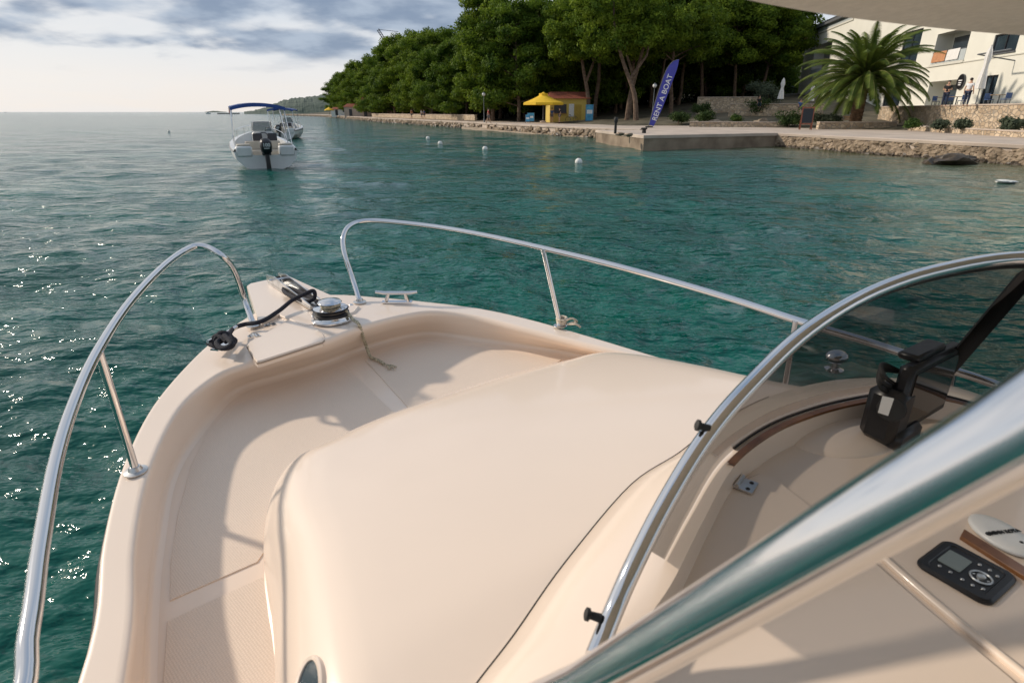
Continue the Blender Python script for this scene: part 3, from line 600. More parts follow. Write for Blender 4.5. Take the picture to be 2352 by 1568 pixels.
def house(loc,w_,d_,h_,rh,wm,label,name='shore_house',rz=0):
    o=thing(name,label,'building',loc,rz)
    MB().box((0,0,h_/2-.3),(w_,d_,h_+.6)).build('wall',wm,o,smooth=False)
    a=w_/2+.3; b_=d_/2+.3
    MB().add([V(-a,-b_,h_),V(a,-b_,h_),V(a,b_,h_),V(-a,b_,h_),V(-a*.8,0,h_+rh),V(a*.8,0,h_+rh)],[(0,1,5,4),(1,2,5),(2,3,4,5),(3,0,4),(0,3,2,1)]).build('roof',tile,o,smooth=False)
    MB().box((-w_*.2,-d_/2-.03,1.05),(1,.08,2.1)).build('door',framem,o,smooth=False)
    MB().box((w_*.22,-d_/2-.03,1.6),(1,.08,1)).build('window',pane,o,smooth=False); return o
g=PY(820,263,205); house((g.x,g.y,.9),7,5,2.8,1.0,cream,'low plastered house at the far end of the promenade')
g=PY(848,262,188); house((g.x,g.y,.9),3.4,3.4,4.4,1.2,M('pale_stone_tower',(.42,.33,.27),.9,var=.15,scale=1),'narrow two storey stone house with tiled roof on the far promenade')
g=PY(785,262,240); house((g.x,g.y,.9),7,4,2.2,.8,white,'small white hut at the left end of the wood')
g=PY(1795,170,165); house((g.x,g.y,9),22,10,10,3,cream,'pale house with tiled roof glimpsed through the pine trunks beside the hotel','glimpsed_house')
kx=PY(1290,277,85); kz=1.0
k_=thing('kiosk','yellow beach kiosk with a red tiled roof and open serving hatch','kiosk',(kx.x+.6,85,kz),R(8))
MB().box((0,0,1.35),(5.2,3,3.0)).build('wall',ylw,k_,smooth=False)
MB().add([V(-3,-1.9,2.86),V(3,-1.9,2.86),V(3,1.9,3.3),V(-3,1.9,3.3),V(-2.2,.4,3.75),V(2.9,.4,3.75)],[(0,1,5,4),(1,2,5),(2,3,4,5),(3,0,4),(0,3,2,1)]).build('roof',tile,k_,smooth=False)
MB().box((-1.2,-1.53,1.6),(1.7,.1,1.1)).build('hatch',framem,k_,smooth=False); MB().box((-1.2,-1.75,1.02),(1.9,.45,.06)).build('counter',wood,k_,smooth=False)
MB().box((1.3,-1.53,1.05),(.9,.08,2.1)).build('door',M('kiosk_door',(.45,.30,.05),.7,var=.1),k_,smooth=False)
MB().box((.35,-1.55,1.4),(.7,.08,1.6)).build('price_board',M('white_menu_board',(.7,.7,.68),.6,var=.15,scale=12),k_,smooth=False)
um=PY(1247,279,80); u_=thing('parasol','big yellow market parasol open beside the kiosk','parasol',(um.x,80,.95))
MB().tube([V(0,0,0),V(0,0,3.5)],.05,8).build('pole',trimm,u_)
def canopy(r,z0,z1,n_=8,cx=0):
    m=MB(); ring=[V(cos(2*pi*i/n_+.39)*r,sin(2*pi*i/n_+.39)*r,z0) for i in range(n_)]
    rings=[]
    for k in range(5):
        f_=k/4; rings.append([V(0,0,z1).lerp(q,f_)-V(0,0,sin(pi*f_)*.08) for q in ring])
    rings.append([q-V(0,0,.28) for q in ring]); m.loft(rings,True); return m
canopy(2.75,2.35,3.5).build('canopy',ylf,u_); canopy(.6,3.45,3.65).build('vent_cap',ylf,u_)
MB().lathe([(.4,0),(.4,.12),(.08,.18)],n=14).build('base',conc,u_)
g=PY(757,262,230); u2=thing('parasol','small yellow parasol at the far left end of the wood','parasol',(g.x,230,.9)); MB().tube([V(0,0,0),V(0,0,3)],.06,6).build('pole',trimm,u2); canopy(1.8,2.0,3.0).build('canopy',ylf,u2)
def closed_par(px,yb,Y,h,label):
    g=PY(px,yb,Y); o=thing('closed_parasol',label,'parasol',g)
    MB().tube([V(0,0,0),V(0,0,h)],.035,8).build('pole',trimm,o)
    m=MB(); rings=[]; n_=20
    for z,r in ((h*.28,.30),(h*.36,.27),(h*.5,.22),(h*.62,.15),(h*.68,.13),(h*.8,.2),(h*.92,.13),(h,.02)):
        rings.append([V(cos(2*pi*i/n_),sin(2*pi*i/n_),0)*r*(1+.3*cos(5*2*pi*i/n_))+V(0,0,z) for i in range(n_)])
    m.loft(rings,True).build('furled_canopy',sheet,o); MB().lathe([(.3,0),(.3,.08),(.06,.12)],n=14).build('base',conc,o)
closed_par(1790,246,74,3.2,'closed white parasol on the upper wall left of the hotel'); closed_par(1860,246,72,2.4,'shorter closed white parasol at the hotel corner')
closed_par(2240,242,47,4.1,'tall closed white parasol on the terrace at right')
a_=wthing('awning','thin dark awning frame reaching out over the terrace at far right','awning',FW(Fp(2340,150)[0],5.6)); q=Fp(2330,146)
MB().tube([FW(q[0],q[1]+.2,0),FW(q[0]+.3,q[1]+.7,2.6)],.05,6).build('arm',trimm,a_); MB().tube([FW(q[0]-4,q[1]+.7,2.6),FW(q[0]+.3,q[1]+.7,2.6)],.06,6).build('front_bar',trimm,a_)
lampm=M('lamp_globe_glass',(.6,.6,.58),.3,var=.03)
def lamp(px,pyb,Y,h,label):
    g=PY(px,pyb,Y); o=thing('street_lamp',label,'street lamp',(g.x,Y,.85))
    MB().lathe([(.12,0),(.1,.4),(.05,.5),(.04,h-.3),(.09,h-.25)],n=10).build('pole',trimm,o); MB().ball((0,0,h),.24).build('globe',lampm,o); MB().lathe([(.2,h+.15),(.1,h+.26),(.02,h+.3)],n=10).build('cap',trimm,o)
lamp(1112,280,86,3.6,'globe street lamp beside the walking people on the promenade'); lamp(987,272,128,3.4,'globe street lamp further left in front of the wood'); lamp(1496,290,71,4.1,'globe street lamp right behind the blue flag'); lamp(890,268,170,3.4,'most distant globe street lamp near the stone houses')
lamp(2023,262,61,3.4,'slim lamp at the left corner of the hotel terrace')
fb=PY(1491,292,57.5); fl=thing('beach_flag','blue feather flag reading RENT A BOAT planted by the pier','flag',(fb.x,57.5,.84),R(-12))
flb=M('flag_blue_cloth',(.07,.075,.40),.75,var=.08,scale=2,bump=.3,bscale=2,dist=.03)
Lp=spline([V(0,0,.25),V(.35,0,2),V(.74,0,3.6),V(1.14,0,4.9),V(1.6,0,5.55),V(2.1,0,5.74)],6); Rp=spline([V(.40,0,.10),V(.92,0,1.3),V(1.38,0,2.7),V(1.76,0,4.0),V(2.04,0,5.0),V(2.14,0,5.7)],6)
rings=[]
for i in range(len(Lp)):
    rings.append([Lp[i].lerp(Rp[i],k/6)+V(0,.05*sin(i*.35+k*.5)*k/6,0) for k in range(7)])
MB().loft(rings).build('cloth',flb,fl)
MB().tube([V(-.06,0,-.1)]+[p+V(-.03,0,0) for p in Lp],[.04]+[.035-.02*i/len(Lp) for i in range(len(Lp))],8).build('pole',trimm,fl)
an=math.atan2(4.3,1.22); xd=V(cos(an),0,sin(an)); yd=V(-sin(an),0,cos(an))
text_mesh('RENT A BOAT',.64,inkw,'lettering',fl,basis(xd,yd,V(0,-1,0),V(.98,-.09,2.55)),.004,.006)
MB().box((0,0,.05),(.7,.7,.1),bev=.02).build('base_plate',blackm,fl)
signb=M('blue_sign_board',(.03,.22,.42),.5,col2=(.10,.40,.60),scale=2)
def board(px,pyb,Y,w_,h_,mt,label,name='advert_board',z=.9,rz=0):
    g=PY(px,pyb,Y); o=thing(name,label,'sign',(g.x,Y,z),rz); MB().box((0,0,h_/2+.12),(w_,.06,h_-.1),bev=.01).build('panel',mt,o,smooth=False); f_=MB()
    for s_ in(-1,1): f_.box((s_*(w_/2+.03),.0,h_/2+.05),(.05,.09,h_+.1))
    f_.build('frame',trimm,o,smooth=False); MB().box((0,-.035,h_*.62),(w_*.75,.01,h_*.22)).build('printed_panel',white,o,smooth=False)
board(1353,280,80,.95,2.1,signb,'tall blue advert board right of the kiosk'); board(1219,281,79,.85,1.1,signb,'small blue board under the yellow parasol'); board(1212,281,76,.5,.9,signb,'narrow blue board left of the yellow parasol')
ck=thing('chalkboard','wooden A frame chalkboard standing on the promenade','sign',(P(1849,298,.83)),R(-20)); tk=M('reddish_wood',(.20,.06,.03),.6,var=.3,scale=6)
for s_ in(-1,1):
    m4=Matrix.Rotation(R(14)*s_,4,'X'); m=MB()
    for x in(-.42,.42): m.box(V(x,s_*.22,.9),(.07,.05,1.85),M4=m4)
    m.box(V(0,s_*.03,1.68),(.78,.045,.09),M4=m4); m.box(V(0,s_*.32,.45),(.78,.045,.09),M4=m4); m.build('frame',tk,ck,smooth=False)
    MB().box(V(0,s_*.18,1.07),(.76,.03,1.12),M4=m4).build('slate',black,ck,smooth=False)
bn=thing('bench','wooden slatted bench by the planter below the palm','bench',P(1955,287,.95)+V(0,0,-.1),R(-10)); bw=M('bench_slats',(.34,.19,.09),.7,var=.2,scale=8)
m=MB(); [m.box((0,-.22+.13*i,.45),(1.7,.11,.04)) for i in range(4)]; m.build('seat',bw,bn,smooth=False); m=MB(); [m.box((0,.27+.03*i,.6+.15*i),(1.7,.03,.11)) for i in range(3)]; m.build('backrest',bw,bn,smooth=False)
for x in(-.75,.75): MB().box((x,-.2,.22),(.06,.06,.43)).box((x,.24,.45),(.06,.06,.9)).build('leg',trimm,bn,smooth=False)
tblm=M('cafe_table_top',(.35,.25,.15),.5,var=.1); chm=M('blue_cafe_chair',(.03,.08,.22),.5,var=.1)
ct_=thing('cafe_table','wooden cafe table on the terrace','table',(0,0,0)); MB().box((0,0,.74),(.8,.8,.04),bev=.01).build('tabletop',tblm,ct_,smooth=False); MB().lathe([(.28,0),(.05,.05),(.04,.72)],n=12).build('leg',trimm,ct_)
cc_=thing('cafe_chair','blue cafe chair on the terrace','chair',(0,0,0)); MB().box((0,0,.45),(.42,.42,.05),bev=.015).build('seat',chm,cc_); MB().box((0,.2,.68),(.42,.04,.36),bev=.015).build('backrest',chm,cc_)
for x in(-.18,.18):
    for y in(-.18,.18): MB().box((x,y,.22),(.035,.035,.43)).build('leg',trimm,cc_,smooth=False)
for i,px in enumerate((2100,2140,2240)):
    Yt=[51,49,43.5][i]; g=PY(px,240,Yt)
    if g.x<25+.185*Yt+.9: g.x=25+.185*Yt+1.2
    tb=ct_ if i==0 else copy_tree(ct_); tb.location=(g.x,Yt,2.56); tag(tb,'wooden cafe table behind the parapet of the hotel terrace','table','cafe tables on the terrace')
    for s_ in(-1,1):
        ch=cc_ if (i==0 and s_==-1) else copy_tree(cc_); ch.location=(g.x-.1,Yt+s_*.75,2.56); ch.rotation_euler=(0,0,0 if s_==1 else pi); tag(ch,'blue cafe chair behind the parapet of the hotel terrace','chair','cafe chairs on the terrace')
bk=thing('bicycle','parked bicycle between the kiosk and the blue board','bicycle',(PY(1313,282,79).x,79,.92),R(10))
for x in(-.52,.52):
    MB().tube([V(x+cos(a)*.33,0,.34+sin(a)*.33) for a in np.linspace(0,2*pi,20)[:-1]],.025,6,True).build('wheel',blackm,bk)
MB().tube([V(-.52,0,.34),V(-.15,0,.32),V(.38,0,.8),V(-.22,0,.8),V(-.52,0,.34)],.02,6).tube([V(-.15,0,.32),V(-.25,0,.9)],.02,6).tube([V(.52,0,.34),V(.36,0,1.0)],.02,6).build('frame',trimm,bk)
MB().box((-.26,0,.93),(.24,.12,.05),bev=.02).build('saddle',black,bk); MB().tube([V(.3,-.25,1.0),V(.38,0,1.03),V(.3,.25,1.0)],.016,6).build('handlebar',trimm,bk)
# ================= PEOPLE =================
def skin_obj(vs,es,rs,name,mat,parent,sub=1):
    me=bpy.data.meshes.new(name); me.from_pydata(vs,es,[])
    bm=bmesh.new(); bm.from_mesh(me); lay=bm.verts.layers.skin.verify(); bm.verts.ensure_lookup_table()
    for i,r in enumerate(rs):
        sv=bm.verts[i][lay]; sv.radius=(r,r) if not isinstance(r,tuple) else r; sv.use_root=(i==0)
    bm.to_mesh(me); bm.free()
    o=bpy.data.objects.new(name,me); C.objects.link(o); o.modifiers.new('s','SKIN')
    sb=o.modifiers.new('u','SUBSURF'); sb.levels=sub; sb.render_levels=sub
    bpy.context.view_layer.update(); me2=bpy.data.meshes.new_from_object(o.evaluated_get(bpy.context.evaluated_depsgraph_get())); bpy.data.objects.remove(o)
    me2.materials.clear(); me2.materials.append(mat); me2.shade_smooth(); me2.name=name; q=bpy.data.objects.new(name,me2); C.objects.link(q); q.parent=parent; return q
skinm=M('skin',(.52,.30,.20),.55,var=.05); hairm=M('dark_hair',(.03,.02,.015),.8,var=.2)
def person(loc,rz,shirt,legs,label,pose='stand',long=False,s=1.,bare=False):
    root=thing('person',label,'person',loc,rz); root.scale=(s,s,s)
    vs=[];es=[];rs=[]
    def v(x,y,z,r,link=None):
        vs.append((x,y,z)); rs.append(r)
        if link is not None: es.append((link,len(vs)-1))
        return len(vs)-1
    sit=pose=='sit'; dz=-.45 if sit else 0
    pel=v(0,0,.95+dz,(.15,.11)); sp=v(0,0,1.15+dz,(.13,.10),pel); chs=v(0,0,1.35+dz,(.16,.11),sp); nk=v(0,0,1.49+dz,.055,chs); jaw=v(0,.015,1.56+dz,(.07,.075),nk); hd=v(0,.01,1.66+dz,(.078,.095),jaw); v(0,.0,1.74+dz,.05,hd); v(0,.12,1.61+dz,.014,jaw)
    J={}
    for sd_ in(-1,1):
        st_={'stand':0,'walk':.24*sd_,'sit':0,'fold':0}[pose]
        hp=v(.10*sd_,0,.90+dz,.095,pel)
        if sit: kn=v(.12*sd_,.42,.50,.07,hp); an_=v(.12*sd_,.45,.09,.045,kn)
        else: kn=v(.11*sd_,.03+st_*.6,.50,.062,hp); an_=v(.11*sd_,st_*1.1-(.04 if pose=='walk' else 0),.09,.042,kn)
        y0=vs[an_][1]; v(.12*sd_,y0+.15,.035,.035,an_)
        sh=v(.18*sd_,0,1.41+dz,.062,chs); el=v(.25*sd_,-.04-st_*.4,1.14+dz,.043,sh)
        if pose=='sit': wr=v(.2*sd_,.22,1.02+dz,.03,el)
        elif pose=='fold': wr=v(.08*sd_,.2,1.16,.03,el)
        else: wr=v(.27*sd_,.05-st_*.7,.91+dz,.03,el)
        wx,wy,wz=vs[wr]; pm=v(wx,wy+.02,wz-.07,.034,wr)
        for k in range(4): f1=v(wx,wy-.025+.022*k+.01,wz-.12-.01*(k in(1,2)),.010,pm); v(wx-.01*sd_,wy-.025+.022*k+.015,wz-.16-.012*(k in(1,2)),.008,f1)
        t1=v(wx,wy+.07,wz-.07,.011,pm); v(wx,wy+.085,wz-.10,.009,t1); J[sd_]=(hp,kn,an_,sh,el,wr)
    skin_obj(vs,es,rs,'body',skinm,root)
    def sub(idx,name,mat,pad,cut={}):
        mp={i:k for k,i in enumerate(idx)}; vv=[]
        for i in idx:
            p=Vector(vs[i])
            if i in cut: a,f_=cut[i]; p=Vector(vs[a]).lerp(p,f_)
            vv.append(tuple(p))
        ee=[(mp[a],mp[b_]) for a,b_ in es if a in mp and b_ in mp]
        rr_=[tuple(k+pad for k in rs[i]) if isinstance(rs[i],tuple) else rs[i]+pad for i in idx]
        skin_obj(vv,ee,rr_,name,mat,root)
    if not bare: sub([pel,sp,chs]+[J[a][k] for a in(-1,1) for k in(3,4)],'shirt',shirt,.018,{J[a][4]:(J[a][3],.6) for a in(-1,1)})
    ll=[pel]+[J[a][k] for a in(-1,1) for k in((0,1,2) if long else (0,1))]
    sub(ll,'trousers' if long else 'shorts',legs,.017,{} if long else {J[a][1]:(J[a][0],.75) for a in(-1,1)})
    MB().ball((0,-.02,1.69+dz),(.10,.115,.095),sub=2).build('hair',hairm,root)
    return root
cl=lambda n_,c:M(n_,c,.85,var=.1,scale=6)
tb_=cl('black_shirt',(.012,.012,.014)); tw_=cl('white_shirt',(.72,.72,.72)); tr_=cl('red_top',(.45,.05,.04)); tg=cl('grey_shorts',(.12,.13,.15)); tn=cl('navy_trousers',(.02,.03,.06)); to=cl('orange_shirt',(.5,.18,.06)); tbl=cl('blue_shirt',(.05,.12,.3))
g=PY(2168,240,47.5); person((g.x,47.5,2.56),R(140),tb_,tn,'man in a black shirt standing with folded arms on the hotel terrace','fold',True,1.05)
g=PY(2217,240,44); person((g.x,44,2.56),R(-60),tw_,tn,'person in a white shirt standing beside the tall closed parasol','stand',True,1.05)
g=PY(1122,290,76); person((g.x,76,.86),R(-80),tr_,tg,'person with a red top walking on the promenade by the lamp','walk')
g=PY(946,274,118); person((g.x,118,.86),R(60),to,tg,'person in an orange shirt walking on the far promenade','walk')
g=PY(969,274,116); person((g.x,116,.86),R(70),tw_,tg,'person in a white shirt walking ahead on the far promenade','walk')
g=PY(975,274,117); person((g.x,117,.86),R(70),tbl,tn,'person in a blue shirt walking next to the white shirt','walk')
g=PY(1268,278,80); person((g.x,80.5,.92),R(170),tbl,tg,'person in a blue shirt standing at the kiosk counter','stand')
g=PY(1285,280,78); person((g.x,78,.92),R(100),tb_,tg,'person in a black shirt standing near the bicycle','stand')
for k,(px,lb,sh) in enumerate(((1742,'person in a dark shirt seated on the upper wall under the parasols',tb_),(1838,'person in a blue shirt seated by the hotel corner',tbl))):
    g=PY(px,246,71.5 if k==0 else 68); person((g.x,g.y,2.65 if k==0 else 2.2),R(170),sh,tn,lb,'sit',True)
# ================= BUOYS =================
bnrng=M('mooring_ring',(.1,.1,.1),.5,.5,var=.2)
for (x,y,r,lb) in ((983,320,.17,'round white buoy farthest left of the four by the beach'),(1011,332,.17,'round white buoy second from left of the four'),(1114,345,.165,'round white buoy third from left, straight ahead of the bow rail'),(1329,376,.17,'largest white mooring buoy, nearest and right of the others'),(388,304,.14,'small pale buoy alone on the open sea left of the moored boats'),(530,330,.10,'small dark float just left of the nearer moored boat')):
    p=P(x,y,0); o=thing('buoy',lb,'buoy',(p.x,p.y,0)); MB().ball((0,0,r*.45),r,sub=3).build('float_ball',dirtyw,o); MB().tube([V(cos(a)*.05,0,r*1.45+sin(a)*.05) for a in np.linspace(0,2*pi,12)[:-1]],.012,6,True).lathe([(.05,r*1.3),(.03,r*1.45)],n=8).build('ring',bnrng,o)
# ================= MOORED BOATS =================
hullw=M('white_hull_gelcoat',(.66,.67,.66),.3,coat=.4,var=.05,scale=2); bluec=M('blue_canvas',(.025,.07,.26),.8,var=.15,scale=3); tanv=M('beige_vinyl',(.5,.45,.37),.6,var=.05); dglass=glass_mat('moored_windscreen',(.25,.28,.3),.3)
def motorboat(label):
    o=thing('motor_boat',label,'boat')
    st_=[(0,1.18,.86,.80),(.8,1.24,.9,.80),(2,1.27,.95,.83),(3.4,1.22,.9,.90),(4.6,.98,.62,1.0),(5.5,.62,.3,1.10),(6.1,.2,.05,1.18),(6.25,.02,.01,1.2)]
    prof=lambda y,b_,c,zg:[(-b_,y,zg),(-b_*1.02,y,zg-.10),(-b_*.97,y,zg*.5),(-c,y,.08),(0,y,-.22),(c,y,.08),(b_*.97,y,zg*.5),(b_*1.02,y,zg-.10),(b_,y,zg)]
    rg0=[[V(*q) for q in prof(*s_)] for s_ in st_]; rg=[spline([rg0[i][k] for i in range(len(rg0))],3) for k in range(9)]
    m=MB().loft(rg); tq=[r_[0] for r_ in rg]; m.add([tq[1],tq[2],tq[3],tq[4],tq[5],tq[6],tq[7],V(.75,0,.72),V(.45,0,.55),V(-.45,0,.55),V(-.75,0,.72)],[tuple(range(11))]); m.build('hull',hullw,o,ang=30)
    Lr=spline([V(-s_[1],s_[0],s_[3]) for s_ in st_],3); Li=spline([V(-max(s_[1]-.22,.0),s_[0],s_[3]+.03) for s_ in st_],3); Lb=spline([V(-max(s_[1]-.27,.0),s_[0],.38) for s_ in st_],3); mir=lambda r_:[V(-p.x,p.y,p.z) for p in r_]
    MB().loft([Lr,Li,Lb,mir(Lb),mir(Li),mir(Lr)]).build('cockpit_liner',hullw,o,ang=30)
    st2=MB(); [st2.tube([p+V(0,0,-.08)+V((-1 if s_<0 else 1)*.02,0,0) for p in (Lr if s_<0 else mir(Lr))],.03,6) for s_ in(-1,1)]; st2.build('rubbing_strake',trimm,o)
    for s_ in(-1,1):
        MB().box((s_*.82,.2,.70),(.62,.5,.42),bev=.06).build('stern_seat',hullw,o); MB().box((s_*.80,.24,.94),(.52,.42,.08),bev=.03).build('cushion',tanv,o)
    MB().box((0,1.0,.52),(1.5,.5,.34),bev=.05).box((0,1.22,.85),(1.4,.12,.36),bev=.04).build('bench_seat',tanv,o)
    MB().box((.15,2.7,.85),(.9,.55,.98),bev=.08).build('console',hullw,o)
    MB().loft([[V(.15+.46*cos(a),2.85+.2*sin(a),1.34) for a in np.linspace(pi,0,12)],[V(.15+.38*cos(a),2.72+.15*sin(a),1.72) for a in np.linspace(pi,0,12)]]).build('windscreen',dglass,o)
    MB().tube([V(.15+.38*cos(a),2.72+.15*sin(a),1.73) for a in np.linspace(pi,0,12)],.018,6).tube([V(-.3,2.85,1.0),V(-.24,2.7,1.72)],.015,6).tube([V(.6,2.85,1.0),V(.54,2.7,1.72)],.015,6).build('windscreen_frame',chrome,o)
    MB().tube([V(.15+.17*cos(a),2.33,1.15+.17*sin(a)) for a in np.linspace(0,2*pi,16)[:-1]],.016,6,True).build('steering_wheel',black,o)
    for x in(-.15,.45): MB().box((x,1.85,.95),(.42,.4,.12),bev=.04).box((x,1.68,1.15),(.38,.08,.32),bev=.03).lathe([(.16,.38),(.05,.45),(.05,.9)],(x,1.85,0),10).build('helm_seat',M('dark_helm_vinyl',(.04,.04,.05),.5,var=.1),o)
    en=MB(); rings=[]
    for z,w_,d_,yo in ((.62,.13,.17,-.36),(.72,.20,.27,-.40),(.90,.23,.32,-.42),(1.08,.22,.31,-.42),(1.18,.16,.24,-.40),(1.22,.06,.1,-.38)):
        rings.append([V(w_*abs(cos(a))**.6*(1 if cos(a)>=0 else -1),yo+d_*abs(sin(a))**.6*(1 if sin(a)>=0 else -1),z) for a in np.linspace(0,2*pi,25)[:-1]])
    e_=en.loft(rings,True).add(rings[-1],[tuple(range(24))]).build('outboard_engine',black,o)
    MB().box((0,-.36,.2),(.17,.22,.9),bev=.03).box((0,-.42,-.1),(.2,.5,.03)).box((0,-.15,.62),(.34,.3,.12),bev=.02).build('engine_leg',black,e_)
    text_mesh('100',.19,silver,'number',e_,basis(V(1,0,0),V(0,0,1),V(0,-1,0),V(0,-.745,.98)),.004,.005)
    MB().box((0,-.742,.86),(.2,.01,.03)).build('stripe',silver,e_)
    fr_=MB()
    for s_ in(-1,1):
        fr_.tube([V(s_*1.1,2.1,.85),V(s_*1.0,1.0,2.38)],.018,6).tube([V(s_*1.1,2.1,.85),V(s_*1.0,2.9,2.40)],.018,6).tube([V(s_*1.12,.5,.82),V(s_*1.0,1.0,2.38)],.016,6).tube([V(s_*1.08,3.3,.95),V(s_*1.0,2.9,2.40)],.014,6)
    for y in(1.0,1.95,2.9): fr_.tube([V(-1.0,y,2.38),V(-.6,y,2.47),V(0,y,2.50),V(.6,y,2.47),V(1.0,y,2.38)],.018,6)
    fr_.build('canopy_frame',chrome,o)
    rg=[[V(x,y,2.525-.13*abs(x)**2.2-.02*abs(sin((y-1)*1.65*2))-dz) for x in np.linspace(-1.06,1.06,13)] for y,dz in ((.92,.14),(.94,.0),(1.5,0),(1.95,0),(2.4,0),(2.96,0),(2.98,.14))]
    MB().loft(rg).build('canopy',bluec,o)
    rl=MB()
    for s_ in(-1,1):
        rl.tube(spline([V(s_*1.1,3.0,.92),V(s_*1.08,3.2,1.2),V(s_*.85,4.6,1.35),V(s_*.45,5.5,1.45),V(0,6.0,1.5)],4),.016,6)
        for q in((.85,4.6,1.0,1.35),(.5,5.4,1.08,1.44)): rl.tube([V(s_*q[0],q[1],q[2]),V(s_*q[0],q[1],q[3])],.012,6)
    rl.build('bow_rail',chrome,o)
    return o
p=P(617,388,0); b1=motorboat('white motor boat with blue canopy and black outboard moored ahead'); b1.location=(p.x,p.y,.0); b1.rotation_euler=(R(1),0,R(26))
p=P(646,321,0); b2=copy_tree(b1); b2.location=(p.x,p.y,0); b2.rotation_euler=(0,0,R(8)); tag(b2,'second white motor boat with blue canopy, moored behind the nearer one','boat')
# ================= OUR BOAT =================
ours=wthing('sport_boat','beige fibreglass motor boat we stand on, foredeck with stainless bow rails','boat',(0,1.0,0))
def col(O,I,B,z): return (P(*O,z),P(*I,z+.004),Pd(*B))
def colx(O,I,B,z):
    return (V(*O,z),V(*I,z+.004),V(*B,zdeck(B[1])))
cols=[colx((.0,-1.7),(.17,-1.62),(.22,-1.6),1.05),colx((-.38,-.6),(-.24,-.54),(-.19,-.52),1.05),colx((-.74,.3),(-.61,.36),(-.56,.38),1.05),
 col((195,1500),(300,1480),(350,1470),1.05),col((232,1250),(312,1240),(372,1230),1.06),col((280,1070),(348,1070),(402,1090),1.08),col((350,930),(415,935),(468,985),1.10),
 col((440,825),(500,860),(545,905),1.14),col((510,765),(580,828),(640,872),1.17),col((590,715),(660,803),(705,853),1.20),col((680,680),(745,780),(765,833),1.21),col((780,676),(830,748),(845,803),1.21),
 col((870,682),(930,722),(935,778),1.20),col((960,690),(1000,714),(1000,772),1.19),col((1100,707),(1090,725),(1100,786),1.17),col((1220,733),(1200,752),(1215,803),1.15),col((1350,770),(1330,785),(1335,825),1.13),col((1570,835),(1540,838),(1530,872),1.11),
 colx((1.2,2.18),(1.1,2.10),(1.05,2.06),1.09),colx((1.6,1.78),(1.48,1.70),(1.42,1.66),1.07),colx((1.95,1.1),(1.81,1.04),(1.76,1.02),1.06),colx((2.15,.3),(2.0,.27),(1.95,.26),1.05),colx((2.25,-1.6),(2.1,-1.6),(2.05,-1.6),1.05)]
NS=6
Or=spline([c[0] for c in cols],NS); Ir=spline([c[1] for c in cols],NS); Br=spline([c[2] for c in cols],NS)
cen=V(.3,.9,0)
def inset(ring,d,dz=0):
    out=[]; fr=frames(ring)
    for p,(t,x,y) in zip(ring,fr):
        nrm=V(t.y,-t.x,0).normalized()
        if nrm.dot(V(cen.x-p.x,cen.y-p.y,0))<0: nrm=-nrm
        out.append(p+nrm*d+V(0,0,dz))
    return out
Iw=inset(Ir,.002,-.030); Bw=inset(Br,-.012,.024)
gr=[inset(Or,.0,-.05),inset(Or,.0,-.012),inset(Or,.003,-.004),inset(Or,.010,0),inset(Or,.018,0),inset(Ir,-.022,.0),inset(Ir,-.013,0),inset(Ir,-.005,-.003),inset(Ir,-.001,-.010),inset(Ir,.001,-.018),Iw]
gr+=[[a.lerp(b_,.5) for a,b_ in zip(Iw,Bw)],[a.lerp(b_,.94) for a,b_ in zip(Iw,Bw)],Bw,inset(Br,-.007,.010),inset(Br,.0,.003),inset(Br,.009,.0005),inset(Br,.016,-.002)]
MB().loft(gr).build('gunwale',gel,ours,ang=80)
MB().loft([inset(Or,.0,-.05),inset(Or,.03,-.25),inset(Or,.16,-.6),inset(Or,.40,-1.0),inset(Or,.7,-1.35)]).build('hull',gel,ours,ang=60)
MB().tube(inset(Or,-.003,-.06),.018,8).build('rubbing_strake',blackm,ours)
dk=MB(); B2=inset(Br,.0,-.001); dk.add(B2,[tuple(range(len(B2)))]); dd=dk.build('deck',gel,ours,smooth=False)
def panel(pts,name='nonskid_panel'):
    q=[Pd(x,y,.003) for x,y in pts]; return MB().prism(q,(0,0,-.006),.0015).build(name,nons,ours,smooth=False)
panel([(390,1378),(392,1290),(408,1180),(438,1070),(480,985),(545,925),(640,890),(720,862),(790,838),(915,957),(800,1030),(660,1180),(625,1240),(590,1290)])
panel([(838,826),(900,802),(975,782),(1085,795),(1200,812),(1290,826),(1200,880),(960,960)])
panel([(384,1425),(600,1325),(680,1400),(700,1700),(365,1700)])
TQ=V(.45,1.2,0); fdir=V(-.6,.8,0)
def ztop(x,y):
    s=V(x-TQ.x,y-TQ.y,0).dot(fdir); s=max(s,0); lat=V(x-TQ.x,y-TQ.y,0).dot(V(.8,.6,0))
    return 1.358-.11*s-.055*s*s-.03*lat*lat
outl=[V(-.02,-.1,0),V(-.33,.4,0)]+[Pd(*q) for q in ((640,1560),(620,1400),(612,1320),(622,1230))]+[Pd(x,y,.03) for x,y in ((650,1150),)]+[Pd(x,y,.08) for x,y in ((715,1080),(805,1018),(950,950),(1130,878),(1280,838))]+[V(.45,2.60,0),V(.76,2.34,0),V(1.0,2.04,0),V(1.28,1.68,0),V(1.55,1.1,0),V(1.7,.4,0),V(1.3,-.25,0),V(.5,-.35,0)]
outl=spline([V(p.x,p.y,0) for p in outl],10,True)
rings=[]; K=[0,.004,.01,.02,.035,.055,.08,.11,.15,.2,.26,.33,.42,.52,.64,.78,.9]
